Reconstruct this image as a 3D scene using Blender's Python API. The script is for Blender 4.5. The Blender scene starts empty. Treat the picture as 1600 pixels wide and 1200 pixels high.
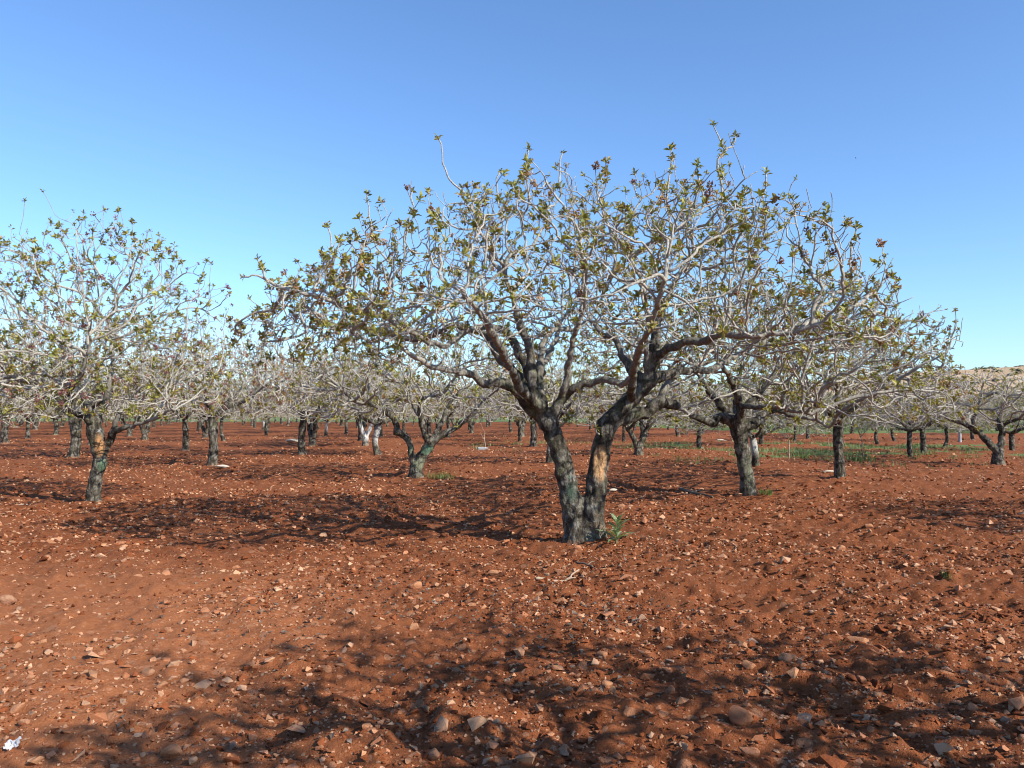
import bpy, bmesh, math, random
import numpy as np
from mathutils import Vector, Matrix, Quaternion, noise as mnoise

# ------------------------------------------------------------------ camera, sky, sun
SC = bpy.context.scene
COL = SC.collection
R = math.radians
EYE = 1.55
FPX = 1250.0                       # focal length in pixels of the 1600 px wide photograph
PITCH = math.atan(45.0 / FPX)      # horizon lies a little below the middle
cam_d = bpy.data.cameras.new('camera')
cam = bpy.data.objects.new('camera', cam_d)
COL.objects.link(cam)
cam.location = (0, 0, EYE)
cam.rotation_euler = (math.pi / 2 + PITCH, 0, 0)
cam_d.sensor_width = 36.0
cam_d.lens = FPX / 1600.0 * 36.0
cam_d.clip_start = 0.05
cam_d.clip_end = 5000
SC.camera = cam

SUN_TO = Vector((4.1, -3.0, 3.25)).normalized()      # towards the sun: right and behind
SUN_EL = math.asin(SUN_TO.z)
SUN_AZ = math.atan2(SUN_TO.x, SUN_TO.y)              # clockwise from +Y
world = bpy.data.worlds.new('World')
SC.world = world
world.use_nodes = True
wn = world.node_tree
wn.nodes.clear()
w_out = wn.nodes.new('ShaderNodeOutputWorld')
w_bg = wn.nodes.new('ShaderNodeBackground')
w_sky = wn.nodes.new('ShaderNodeTexSky')
w_sky.sky_type = 'NISHITA'
w_sky.sun_disc = False
w_sky.sun_elevation = SUN_EL
w_sky.sun_rotation = SUN_AZ
w_sky.altitude = 300
w_sky.air_density = 1.0
w_sky.dust_density = 0.6
w_sky.ozone_density = 3.0
w_bg.inputs['Strength'].default_value = 0.085
w_tone = wn.nodes.new('ShaderNodeMix')
w_tone.data_type = 'RGBA'
w_tone.blend_type = 'MULTIPLY'
w_tone.inputs[0].default_value = 1.0
w_tone.inputs[7].default_value = (0.93, 1.14, 1.36, 1)     # the camera's vivid blue, the same over the whole sky
wn.links.new(w_sky.outputs[0], w_tone.inputs[6])
wn.links.new(w_tone.outputs[2], w_bg.inputs[0])
wn.links.new(w_bg.outputs[0], w_out.inputs[0])

sun_d = bpy.data.lights.new('sun', 'SUN')
sun_d.energy = 4.2
sun_d.angle = R(0.53)
sun_d.color = (1.0, 0.93, 0.82)
sun = bpy.data.objects.new('sun', sun_d)
COL.objects.link(sun)
sun.rotation_euler = (-SUN_TO).to_track_quat('-Z', 'Y').to_euler()
sun.location = SUN_TO * 50

SC.view_settings.view_transform = 'Standard'
SC.view_settings.look = 'None'
SC.view_settings.exposure = 1.05
SC.view_settings.gamma = 1.0
SC.view_settings.use_curve_mapping = False
SC.render.engine = 'CYCLES'
SC.cycles.max_bounces = 4
SC.cycles.diffuse_bounces = 2
SC.cycles.filter_width = 1.05
SC.cycles.transparent_max_bounces = 4

random.seed(11)
RNG = np.random.default_rng(11)


# ------------------------------------------------------------------ helpers
def at(px, py, depth):
    """point seen at photo pixel (px, py) and standing `depth` metres in front of the camera"""
    dx = (px - 800.0) / FPX
    dz = (600.0 - py) / FPX
    c, s = math.cos(PITCH), math.sin(PITCH)
    vy = c - dz * s
    vz = s + dz * c
    k = depth / vy
    return Vector((dx * k, depth, EYE + vz * k))


def on_ground(px, py):
    dx = (px - 800.0) / FPX
    dz = (600.0 - py) / FPX
    c, s = math.cos(PITCH), math.sin(PITCH)
    k = -EYE / (s + dz * c)
    return (dx * k, (c - dz * s) * k)


def _hash(ix, iy, seed):
    h = (ix.astype(np.int64) * 374761393 + iy.astype(np.int64) * 668265263 + seed * 974634541) & 0xFFFFFFFF
    h = ((h ^ (h >> 13)) * 1274126177) & 0xFFFFFFFF
    h = h ^ (h >> 16)
    return (h & 0xFFFFFF) / float(0xFFFFFF)


def vnoise(x, y, seed=0):
    ix, iy = np.floor(x), np.floor(y)
    fx, fy = x - ix, y - iy
    fx = fx * fx * fx * (fx * (fx * 6 - 15) + 10)
    fy = fy * fy * fy * (fy * (fy * 6 - 15) + 10)
    a = _hash(ix, iy, seed)
    b = _hash(ix + 1, iy, seed)
    c = _hash(ix, iy + 1, seed)
    d = _hash(ix + 1, iy + 1, seed)
    return (a + (b - a) * fx) * (1 - fy) + (c + (d - c) * fx) * fy - 0.5


def fbm(x, y, scale, octs=3, seed=0):
    t = 0
    amp = 1.0
    for o in range(octs):
        ca, sa = math.cos(0.7 * o + seed), math.sin(0.7 * o + seed)
        t = t + amp * vnoise((x * ca - y * sa) / scale + 17.3 * o, (x * sa + y * ca) / scale + 5.1 * o, seed + o)
        scale *= 0.5
        amp *= 0.5
    return t


def tag(o, label=None, cat=None, group=None, kind=None):
    if label: o['label'] = label
    if cat: o['category'] = cat
    if group: o['group'] = group
    if kind: o['kind'] = kind
    return o


def new_obj(name, me, parent=None, loc=(0, 0, 0)):
    o = bpy.data.objects.new(name, me)
    COL.objects.link(o)
    o.location = loc
    if parent is not None:
        o.parent = parent
    return o


def mesh_np(name, verts, faces_list, mats=(), smooth=True, mat_idx=None):
    """verts (n,3) array; faces_list: list of (m,k) int arrays of one polygon size each"""
    me = bpy.data.meshes.new(name)
    verts = np.asarray(verts, dtype=np.float32)
    me.vertices.add(len(verts))
    me.vertices.foreach_set('co', verts.ravel())
    loops = np.concatenate([f.ravel() for f in faces_list]).astype(np.int32)
    sizes = np.concatenate([np.full(len(f), f.shape[1], dtype=np.int32) for f in faces_list])
    starts = np.concatenate([[0], np.cumsum(sizes)[:-1]]).astype(np.int32)
    me.loops.add(len(loops))
    me.loops.foreach_set('vertex_index', loops)
    me.polygons.add(len(sizes))
    me.polygons.foreach_set('loop_start', starts)
    me.polygons.foreach_set('loop_total', sizes)
    me.polygons.foreach_set('use_smooth', np.full(len(sizes), smooth, dtype=bool))
    if mat_idx is not None:
        me.polygons.foreach_set('material_index', np.asarray(mat_idx, dtype=np.int32))
    for m in mats:
        me.materials.append(m)
    me.update()
    me.validate()
    return me


def set_col(me, cols, name='Col'):
    a = me.attributes.new(name, 'FLOAT_COLOR', 'POINT')
    c = np.ones((len(me.vertices), 4), dtype=np.float32)
    c[:, :cols.shape[1]] = cols
    a.data.foreach_set('color', c.ravel())


def set_float(me, vals, name):
    a = me.attributes.new(name, 'FLOAT', 'POINT')
    a.data.foreach_set('value', np.asarray(vals, dtype=np.float32))


# ------------------------------------------------------------------ materials
class NT:
    def __init__(self, name):
        self.m = bpy.data.materials.new(name)
        self.m.use_nodes = True
        self.t = self.m.node_tree
        self.t.nodes.clear()
        self.out = self.n('ShaderNodeOutputMaterial')

    def n(self, typ, **kw):
        nd = self.t.nodes.new(typ)
        for k, v in kw.items():
            if hasattr(nd, k) and k not in nd.inputs:
                setattr(nd, k, v)
            else:
                self.put(nd, k, v)
        return nd

    def put(self, nd, k, v):
        if hasattr(v, 'is_output') or isinstance(v, bpy.types.NodeSocket):
            self.t.links.new(v, nd.inputs[k])
        else:
            nd.inputs[k].default_value = v

    def noise(self, co, scale, detail=4, rough=0.6, dist=0.0):
        nd = self.n('ShaderNodeTexNoise')
        self.t.links.new(co, nd.inputs['Vector'])
        nd.inputs['Scale'].default_value = scale
        nd.inputs['Detail'].default_value = detail
        nd.inputs['Roughness'].default_value = rough
        nd.inputs['Distortion'].default_value = dist
        return nd.outputs['Fac']

    def ramp(self, fac, stops):
        nd = self.n('ShaderNodeValToRGB')
        self.t.links.new(fac, nd.inputs[0])
        el = nd.color_ramp.elements
        while len(el) < len(stops):
            el.new(0.5)
        for e, (p, c) in zip(el, stops):
            e.position = p
            e.color = (*c, 1) if len(c) == 3 else c
        return nd.outputs['Color']

    def step(self, fac, a, b):
        nd = self.n('ShaderNodeMapRange')
        self.t.links.new(fac, nd.inputs[0])
        nd.inputs[1].default_value = a
        nd.inputs[2].default_value = b
        nd.interpolation_type = 'SMOOTHSTEP'
        return nd.outputs[0]

    def mix(self, fac, a, b, mode='MIX'):
        nd = self.n('ShaderNodeMix', data_type='RGBA', blend_type=mode)
        for i, v in ((0, fac), (6, a), (7, b)):
            if isinstance(v, bpy.types.NodeSocket):
                self.t.links.new(v, nd.inputs[i])
            elif i == 0:
                nd.inputs[0].default_value = v
            else:
                nd.inputs[i].default_value = (*v, 1)
        return nd.outputs[2]

    def math(self, op, a, b=None):
        nd = self.n('ShaderNodeMath', operation=op)
        for i, v in ((0, a), (1, b)):
            if v is None: continue
            if isinstance(v, bpy.types.NodeSocket):
                self.t.links.new(v, nd.inputs[i])
            else:
                nd.inputs[i].default_value = v
        return nd.outputs[0]

    def bump(self, h, strength, dist, normal=None):
        nd = self.n('ShaderNodeBump')
        nd.inputs['Strength'].default_value = strength
        nd.inputs['Distance'].default_value = dist
        self.t.links.new(h, nd.inputs['Height'])
        if normal is not None:
            self.t.links.new(normal, nd.inputs['Normal'])
        return nd.outputs[0]

    def finish(self, color, rough=0.9, normal=None, spec=0.2):
        b = self.n('ShaderNodeBsdfPrincipled')
        if isinstance(color, bpy.types.NodeSocket):
            self.t.links.new(color, b.inputs['Base Color'])
        else:
            b.inputs['Base Color'].default_value = (*color, 1)
        if isinstance(rough, bpy.types.NodeSocket):
            self.t.links.new(rough, b.inputs['Roughness'])
        else:
            b.inputs['Roughness'].default_value = rough
        b.inputs['Specular IOR Level'].default_value = spec
        if normal is not None:
            self.t.links.new(normal, b.inputs['Normal'])
        self.t.links.new(b.outputs[0], self.out.inputs[0])
        return self.m

    def obj_co(self):
        return self.n('ShaderNodeTexCoord').outputs['Object']

    def attr(self, name, out='Color'):
        nd = self.n('ShaderNodeAttribute', attribute_name=name)
        return nd.outputs[out]


def mat_soil():
    k = NT('red_soil')
    co = k.obj_co()
    big = k.noise(co, 0.22, 3, 0.55)
    mid = k.noise(co, 1.7, 5, 0.65)
    fine = k.noise(co, 22, 4, 0.7)
    c = k.ramp(mid, [(0.28, (0.118, 0.035, 0.0125)), (0.5, (0.196, 0.060, 0.0215)), (0.72, (0.262, 0.092, 0.036))])
    c = k.mix(k.step(fine, 0.35, 0.75), c, (0.235, 0.084, 0.036))
    dry = k.attr('dry', 'Fac')
    c = k.mix(dry, c, k.ramp(fine, [(0.3, (0.27, 0.092, 0.035)), (0.7, (0.365, 0.142, 0.062))]))
    # pale grit too small to model one by one
    for sc, th, seed_col in ((34, 0.17, (0.40, 0.20, 0.11)), (13, 0.15, (0.38, 0.18, 0.10)), (6.5, 0.17, (0.36, 0.17, 0.09))):
        v = k.n('ShaderNodeTexVoronoi', feature='F1')
        k.t.links.new(co, v.inputs['Vector'])
        v.inputs['Scale'].default_value = sc
        d = v.outputs['Distance']
        sel = k.n('ShaderNodeSeparateColor')
        k.t.links.new(v.outputs['Color'], sel.inputs[0])
        m = k.math('MULTIPLY', k.math('LESS_THAN', d, th * 1.5), k.math('GREATER_THAN', sel.outputs[0], 0.62 if sc > 7 else 0.58))
        c = k.mix(k.math('MULTIPLY', m, 0.75), c, seed_col)
    # green field beyond the orchard
    g = k.attr('green', 'Fac')
    gn = k.noise(co, 0.6, 4, 0.7)
    gcol = k.ramp(gn, [(0.3, (0.10, 0.13, 0.045)), (0.6, (0.13, 0.18, 0.065)), (0.8, (0.18, 0.17, 0.08))])
    gm = k.step(k.math('ADD', g, k.math('MULTIPLY', k.math('SUBTRACT', gn, 0.5), 0.9)), 0.42, 0.6)
    c = k.mix(gm, c, gcol)
    h = k.math('ADD', k.math('MULTIPLY', fine, 0.6), k.noise(co, 75, 3, 0.7))
    nrm = k.bump(h, 1.0, 0.016)
    nrm = k.bump(k.noise(co, 190, 2, 0.7), 0.8, 0.006, nrm)
    return k.finish(c, 0.95, nrm, 0.1)


def mat_stone(individual):
    k = NT('limestone' if individual else 'stone_chips')
    co = k.obj_co()
    if individual:
        rnd = k.n('ShaderNodeObjectInfo').outputs['Random']
        base = k.ramp(rnd, [(0.0, (0.46, 0.21, 0.105)), (0.25, (0.46, 0.225, 0.115)), (0.45, (0.42, 0.175, 0.085)),
                            (0.65, (0.47, 0.235, 0.125)), (0.85, (0.43, 0.19, 0.098)), (1.0, (0.38, 0.22, 0.135))])
        add = k.n('ShaderNodeVectorMath', operation='ADD')
        k.t.links.new(co, add.inputs[0])
        cmb = k.n('ShaderNodeCombineXYZ')
        k.t.links.new(k.math('MULTIPLY', rnd, 37.0), cmb.inputs[0])
        k.t.links.new(cmb.outputs[0], add.inputs[1])
        co2 = add.outputs[0]
        sc = 3.0
    else:
        base = k.attr('Col')
        co2 = co
        sc = 30.0
    n1 = k.noise(co2, sc * 0.6, 5, 0.65)
    n2 = k.noise(co2, sc * 3.5, 4, 0.7)
    c = k.mix(k.step(n1, 0.50, 0.76), base, (0.21, 0.062, 0.025))     # red dust caked on
    c = k.mix(k.math('MULTIPLY', k.step(n2, 0.5, 0.8), 0.35), c, (0.50, 0.29, 0.17))
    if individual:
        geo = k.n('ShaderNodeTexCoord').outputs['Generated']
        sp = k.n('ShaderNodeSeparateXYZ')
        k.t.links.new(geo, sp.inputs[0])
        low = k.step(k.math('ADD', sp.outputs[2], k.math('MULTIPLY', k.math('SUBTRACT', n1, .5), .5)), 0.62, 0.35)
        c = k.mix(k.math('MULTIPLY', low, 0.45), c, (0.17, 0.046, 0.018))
    nrm = k.bump(k.math('ADD', n2, n1), 0.6, 0.01 if not individual else 0.08)
    return k.finish(c, 0.9, nrm, 0.15)


def mat_bark(name, dark, mid, pale, white=0.0):
    k = NT(name)
    co = k.obj_co()
    rad = k.attr('rad', 'Fac')
    n1 = k.noise(co, 7, 5, 0.65, 0.4)
    n2 = k.noise(co, 34, 5, 0.7)
    mp = k.n('ShaderNodeMapping')
    mp.inputs['Scale'].default_value = (1, 1, 0.28)
    k.t.links.new(co, mp.inputs[0])
    n3 = k.noise(mp.outputs[0], 26, 4, 0.65)
    old = k.ramp(n1, [(0.36, dark), (0.48, mid), (0.60, tuple(0.55 * p for p in pale))])
    old = k.mix(k.math('MULTIPLY', k.step(n3, 0.58, 0.40), 0.65), old, tuple(0.6 * d for d in dark))
    young = k.ramp(n2, [(0.25, tuple(0.62 * p for p in pale)), (0.5, pale), (0.8, tuple(min(.8, 1.22 * p) for p in pale))])
    age = k.step(k.math('ADD', rad, k.math('MULTIPLY', k.math('SUBTRACT', n1, 0.5), 0.05)), 0.012, 0.060)
    c = k.mix(age, young, old)
    moss = k.math('MULTIPLY', k.step(k.noise(co, 3.3, 4, 0.6), 0.52, 0.66), 0.4)
    c = k.mix(k.math('MULTIPLY', moss, age), c, (0.10, 0.11, 0.055))
    t = k.n('ShaderNodeAttribute', attribute_name='tint')
    tm = k.math('MULTIPLY', t.outputs['Alpha'], k.step(k.math('ADD', t.outputs['Alpha'], k.math('MULTIPLY', k.math('SUBTRACT', n2, .5), 1.3)), 0.25, 0.6))
    c = k.mix(tm, c, t.outputs['Color'])
    h = k.math('ADD', k.math('MULTIPLY', n3, 1.0), k.math('MULTIPLY', n2, 0.7))
    nrm = k.bump(h, 1.0, 0.03)
    return k.finish(c, 0.88, nrm, 0.15)


def mat_leaf(name):
    k = NT(name)
    c = k.attr('Col')
    co = k.obj_co()
    c = k.mix(0.5, c, k.ramp(k.noise(co, 9, 2), [(0.3, (0.6, 0.6, 0.6)), (0.7, (1.3, 1.3, 1.3))]), 'MULTIPLY')
    b = k.n('ShaderNodeBsdfPrincipled')
    k.t.links.new(c, b.inputs['Base Color'])
    b.inputs['Roughness'].default_value = 0.5
    b.inputs['Specular IOR Level'].default_value = 0.35
    tr = k.n('ShaderNodeBsdfTranslucent')
    k.t.links.new(k.mix(1.0, c, (1.15, 1.2, 0.5), 'MULTIPLY'), tr.inputs[0])
    mx = k.n('ShaderNodeMixShader')
    mx.inputs[0].default_value = 0.33
    k.t.links.new(b.outputs[0], mx.inputs[1])
    k.t.links.new(tr.outputs[0], mx.inputs[2])
    k.t.links.new(mx.outputs[0], k.out.inputs[0])
    return k.m


def mat_plain(name, c1, c2, scale=20, rough=0.85, bump=0.4, bd=0.01):
    k = NT(name)
    co = k.obj_co()
    n = k.noise(co, scale, 5, 0.65)
    return k.finish(k.ramp(n, [(0.3, c1), (0.7, c2)]), rough, k.bump(n, bump, bd), 0.2)


M_SOIL = mat_soil()
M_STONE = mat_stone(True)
M_CHIP = mat_stone(False)
M_BARK = mat_bark('pistachio_bark', (0.026, 0.022, 0.017), (0.074, 0.064, 0.048), (0.375, 0.352, 0.302))
M_LEAF = mat_leaf('pistachio_leaf')
M_WHITE = mat_plain('white_scrap', (0.72, 0.74, 0.78), (0.82, 0.83, 0.85), 12)
M_WOOD = mat_plain('weathered_wood', (0.24, 0.175, 0.12), (0.38, 0.29, 0.21), 40)
M_DARKWOOD = mat_plain('dark_wood', (0.10, 0.075, 0.055), (0.2, 0.155, 0.115), 40)
M_GREYROCK = mat_plain('grey_rock', (0.22, 0.22, 0.23), (0.40, 0.40, 0.42), 6)
M_PALE = mat_plain('pale_slab', (0.40, 0.34, 0.27), (0.52, 0.46, 0.38), 5)
M_BIRD = mat_plain('dark_feathers', (0.03, 0.03, 0.035), (0.07, 0.065, 0.06), 30)


# ------------------------------------------------------------------ ground
def smooth01(x):
    x = np.clip(x, 0, 1)
    return x * x * (3 - 2 * x)


def dry_mask(x, y):
    """the left foreground is trodden, smoother and dustier than the freshly tilled rest"""
    m = smooth01((0.1 - x - 0.10 * (y - 4) + 0.9 * fbm(x, y, 2.2, 2, 41)) / 2.2) * smooth01((9.5 - y) / 3.0)
    return m


def ground_low(x, y):
    return 0.10 * fbm(x, y, 6.0, 2, 3) + 0.5 * fbm(x, y, 60.0, 2, 9) * smooth01((np.hypot(x, y) - 25) / 60)


MOUNDS = [on_ground(*p) for p in ((912, 846), (148, 786), (650, 746), (1168, 777), (1313, 749))]


def ground_h(x, y):
    d = dry_mask(x, y)
    rough = 1.0 - 0.5 * d
    h = ground_low(x, y)
    u = x * 0.86 + y * 0.51            # faint plough lines run away to the right
    h = h + rough * 0.025 * np.sin(u * 2 * math.pi / 0.62 + 2.2 * fbm(x, y, 2.0, 2, 77)) * (0.5 + vnoise(x / 1.7, y / 1.7, 5) + 0.3)
    h = h + rough * 0.045 * fbm(x, y, 0.55, 2, 21)
    for mx, my in MOUNDS:              # soil heaped against the nearer trunks
        h = h + 0.06 * np.exp(-((x - mx) ** 2 + (y - my) ** 2) / 0.35 ** 2)
    c = fbm(x, y, 0.19, 3, 33)
    h = h + rough * 0.05 * np.abs(c) + (0.25 + .75 * rough) * 0.045 * fbm(x, y, 0.085, 2, 55)
    return h


def gh(x, y):
    return float(ground_h(np.array([x], dtype=float), np.array([y], dtype=float))[0])


def gl(x, y):
    return float(ground_low(np.array([x], dtype=float), np.array([y], dtype=float))[0])


def build_ground():
    rr = [0.25]
    while rr[-1] < 900:
        r = rr[-1]
        k = 0.05 if r < 2.2 else (0.0082 if r < 16 else (0.0105 if r < 45 else 0.04))
        rr.append(r * (1 + k))
    rr = np.array(rr)
    th = np.concatenate([np.arange(-44, 44, 0.21), np.arange(44, 316, 4.0)])
    th = np.radians(th)
    nr, nt = len(rr), len(th)
    X = rr[:, None] * np.sin(th)[None, :]
    Y = rr[:, None] * np.cos(th)[None, :]
    Z = ground_h(X, Y)
    v = np.stack([X, Y, Z], -1).reshape(-1, 3)
    v = np.concatenate([v, [[0, 0, 0]]])
    i = np.arange(nr - 1)[:, None] * nt
    j = np.arange(nt)[None, :]
    j2 = (j + 1) % nt
    q = np.stack([i + j, i + nt + j, i + nt + j2, i + j2], -1).reshape(-1, 4)[:, ::-1]
    jj = np.arange(nt)
    tri = np.stack([np.full(nt, nr * nt), (jj + 1) % nt, jj], -1)
    me = mesh_np('ground', v, [q, tri], [M_SOIL])
    set_float(me, np.concatenate([dry_mask(X, Y).ravel(), [0.5]]), 'dry')
    r = np.hypot(X, Y)
    side = smooth01((X - 2) / 20)
    edge = 135 - 83 * side
    g = smooth01((Y - edge) / 10.0)
    # thin weeds among the trees to the right and in a strip behind the main tree
    patch = 0.6 * np.exp(-((Y - 30) / 5.0) ** 2) * smooth01((X - 4.5) / 4) + 0.55 * np.exp(-((Y - 38) / 4.0) ** 2) * smooth01((X + 3) / 4)
    g = np.maximum(g, patch * (0.75 + 1.1 * fbm(X, Y, 2.4, 3, 8)))
    set_float(me, np.concatenate([g.ravel(), [0]]), 'green')
    o = new_obj('ground', me)
    tag(o, 'stony red ploughed soil of the orchard floor', 'ground', kind='structure')


build_ground()


def build_hill():
    xs = np.linspace(-260, 620, 180)
    ys = np.linspace(250, 560, 60)
    X, Y = np.meshgrid(xs, ys)
    prof = np.interp(X, [-260, 0, 100, 160, 218, 256, 330, 620], [0.0, 2.0, 7.0, 16.5, 22.6, 24.6, 30, 40])
    ramp = smooth01((Y - 255) / 140.0)
    Z = -1.0 + (prof + 1.0) * ramp + ramp * (2.2 * fbm(X, Y, 40, 4, 13)) * np.clip(prof / 12, 0.1, 1)
    v = np.stack([X, Y, Z], -1).reshape(-1, 3)
    ny, nx = X.shape
    i = np.arange(ny - 1)[:, None] * nx
    j = np.arange(nx - 1)[None, :]
    q = np.stack([i + j, i + j + 1, i + nx + j + 1, i + nx + j], -1).reshape(-1, 4)
    k = NT('dry_hillside')
    co = k.obj_co()
    n = k.noise(co, 0.09, 6, 0.7)
    n2 = k.noise(co, 0.5, 5, 0.75)
    c = k.ramp(n, [(0.3, (0.36, 0.22, 0.12)), (0.5, (0.46, 0.33, 0.21)), (0.7, (0.52, 0.42, 0.31))])
    c = k.mix(k.step(n2, 0.55, 0.68), c, (0.15, 0.14, 0.08))
    c = k.mix(k.step(n2, 0.40, 0.30), c, (0.60, 0.53, 0.44))
    m = k.finish(c, 0.95, k.bump(n2, 0.8, 1.5), 0.1)
    me = mesh_np('hill', v, [q], [m])
    o = new_obj('hill', me)
    tag(o, 'dry sandy hill on the horizon at the right', 'hill', kind='structure')
    # scrub on the hill: too far off to count
    rng = np.random.default_rng(5)
    V, F = [], []
    base = np.array([[1, 0, 0], [0, 1, 0], [-1, 0, 0], [0, -1, 0], [0, 0, 1.0], [.6, .6, .6], [-.6, .6, .5], [-.6, -.6, .6], [.6, -.6, .5]])
    tri = np.array([[0, 5, 4], [5, 1, 4], [1, 6, 4], [6, 2, 4], [2, 7, 4], [7, 3, 4], [3, 8, 4], [8, 0, 4]])
    n = 0
    for _ in range(420):
        x = rng.uniform(60, 420); y = rng.uniform(330, 480)
        z = float(np.interp(x, [-260, 0, 100, 160, 218, 256, 330, 620], [0.0, 2.0, 7.0, 16.5, 22.6, 24.6, 30, 40]))
        rmp = float(smooth01(np.array((y - 255) / 140.0)))
        X1, Y1 = np.array([x]), np.array([y])
        z = -1 + (z + 1) * rmp + rmp * 2.2 * float(fbm(X1, Y1, 40, 4, 13)[0]) * min(1, max(.1, z / 12))
        s = rng.uniform(0.5, 1.5)
        V.append(base * [s * 1.3, s * 1.3, s] * rng.uniform(0.8, 1.25, (9, 1)) + [x, y, z - 0.1])
        F.append(tri + n); n += 9
    me = mesh_np('scrub', np.concatenate(V), [np.concatenate(F)], [mat_plain('scrub', (0.06, 0.065, 0.03), (0.14, 0.13, 0.07), 1.0)], smooth=False)
    o = new_obj('scrub', me)
    tag(o, 'dark low scrub dotted over the far hill', 'scrub', kind='stuff')


build_hill()


# ------------------------------------------------------------------ trees
class Skel:
    def __init__(self):
        self.p, self.par, self.r, self.grow, self.limb = [], [], [], [], []

    def add(self, p, par, r=0.0, grow=True, limb=-1):
        self.p.append(Vector(p)); self.par.append(par); self.r.append(r); self.grow.append(grow); self.limb.append(limb)
        return len(self.p) - 1

    def nearest(self, q):
        return min(range(len(self.p)), key=lambda i: (self.p[i] - q).length_squared)

    def polyline(self, pts, radii, step, start=None, limb=0, grow_from=0.4, wob=0.0, rng=random):
        """Catmull-Rom through pts; start = node index to attach to (None: root)"""
        P = [Vector(p) for p in pts]
        n = len(P)
        out = []
        for i in range(n - 1):
            p0 = P[max(0, i - 1)]; p1 = P[i]; p2 = P[i + 1]; p3 = P[min(n - 1, i + 2)]
            L = (p2 - p1).length
            m = max(1, int(round(L / step)))
            for s in range(m):
                t = s / m
                q = 0.5 * ((2 * p1) + (p2 - p0) * t + (2 * p0 - 5 * p1 + 4 * p2 - p3) * t * t + (3 * p1 - p0 - 3 * p2 + p3) * t ** 3)
                out.append((q, radii[i] * (1 - t) + radii[i + 1] * t, (i + t) / (n - 1)))
        out.append((P[-1], radii[-1], 1.0))
        par = -1 if start is None else start
        first = 0 if start is None else 1
        last = None
        for (q, r, t) in out[first:]:
            if wob:
                q = q + Vector((rng.gauss(0, wob), rng.gauss(0, wob), rng.gauss(0, wob)))
            par = self.add(q, par, r, t >= grow_from, limb)
            last = par
        return last


def colonise(sk, A, D, di, dk, jitter, up, rng, maxit=220, maxnodes=14000, inertia=0.35):
    """space colonisation: branches grow towards the points A that fill the crown"""
    P = np.array([tuple(p) for p in sk.p])
    grow = np.array(sk.grow)
    A = np.asarray(A, dtype=float)
    gi = np.nonzero(grow)[0]
    best = np.full(len(A), 1e9)
    who = np.full(len(A), -1)
    for c0 in range(0, len(gi), 400):
        ids = gi[c0:c0 + 400]
        d = np.linalg.norm(A[:, None, :] - P[ids][None], axis=2)
        k = d.argmin(1)
        m = d[np.arange(len(A)), k]
        s = m < best
        best[s] = m[s]; who[s] = ids[k[s]]
    nkids = {}
    for it in range(maxit):
        keep = best > dk
        A, best, who = A[keep], best[keep], who[keep]
        act = best < di * (1 + 0.0 * it)
        if not act.any():
            if len(A) == 0 or it > maxit - 5: break
            di *= 1.4
            if di > 3: break
            continue
        ids = who[act]
        vec = A[act] - np.array([tuple(sk.p[i]) for i in ids])
        vec /= np.linalg.norm(vec, axis=1)[:, None] + 1e-9
        acc = {}
        for i, v in zip(ids, vec):
            if i in acc: acc[i] = acc[i] + v
            else: acc[i] = v.copy()
        newids = []
        for i, v in acc.items():
            if nkids.get(i, 0) >= 3: continue
            v = v / (np.linalg.norm(v) + 1e-9)
            pr = sk.par[i]
            if pr >= 0:
                w = np.array(tuple((sk.p[i] - sk.p[pr]).normalized()))
                v = v + inertia * w
            v = v + rng.normal(0, jitter, 3) + np.array([0, 0, up])
            v /= np.linalg.norm(v) + 1e-9
            q = np.array(tuple(sk.p[i])) + v * D * rng.uniform(0.8, 1.2)
            nkids[i] = nkids.get(i, 0) + 1
            newids.append(sk.add(q, i, 0.0, True, -1))
        if not newids: break
        NP = np.array([tuple(sk.p[i]) for i in newids])
        for c0 in range(0, len(newids), 300):
            sub = NP[c0:c0 + 300]
            d = np.linalg.norm(A[:, None, :] - sub[None], axis=2)
            k = d.argmin(1)
            m = d[np.arange(len(A)), k]
            s = m < best
            best[s] = m[s]
            who[s] = np.array(newids)[c0 + k[s]]
        if len(sk.p) > maxnodes: break


def finish_radii(sk, tip, expo):
    n = len(sk.p)
    kids = [[] for _ in range(n)]
    for i in range(n):
        if sk.par[i] >= 0: kids[sk.par[i]].append(i)
    rr = [0.0] * n
    for i in range(n - 1, -1, -1):      # parents always come before their children
        if not kids[i]: v = tip
        else: v = sum(rr[k] ** expo for k in kids[i]) ** (1 / expo)
        if sk.r[i] > 0: v = sk.r[i] if sk.limb[i] >= 0 and sk.r[i] > 0.0 else max(v, sk.r[i])
        rr[i] = v
    for i in range(n):
        if sk.par[i] >= 0: rr[i] = min(rr[i], rr[sk.par[i]] * 1.12)
    sk.r = rr
    return kids


def relax(sk, kids, f=0.25, it=1):
    """round off the corners that the growth steps leave"""
    for _ in range(it):
        q = [p.copy() for p in sk.p]
        for i in range(len(sk.p)):
            if sk.limb[i] >= 0 or sk.par[i] < 0 or not kids[i]: continue
            main = max(kids[i], key=lambda k: sk.r[k])
            q[i] = sk.p[i].lerp((sk.p[sk.par[i]] + sk.p[main]) * 0.5, f)
        sk.p = q


def chains(sk, kids):
    out = []
    stack = [(i, None) for i in range(len(sk.p)) if sk.par[i] < 0]
    while stack:
        i, pre = stack.pop()
        ch = [] if pre is None else [pre]
        while True:
            ch.append(i)
            ks = kids[i]
            if not ks: break
            same = [k for k in ks if sk.limb[k] >= 0 and sk.limb[k] == sk.limb[i]]
            main = same[0] if same else max(ks, key=lambda k: sk.r[k])
            for k in ks:
                if k != main: stack.append((k, i))
            i = main
        out.append((ch, pre is not None))
    return out


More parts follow.
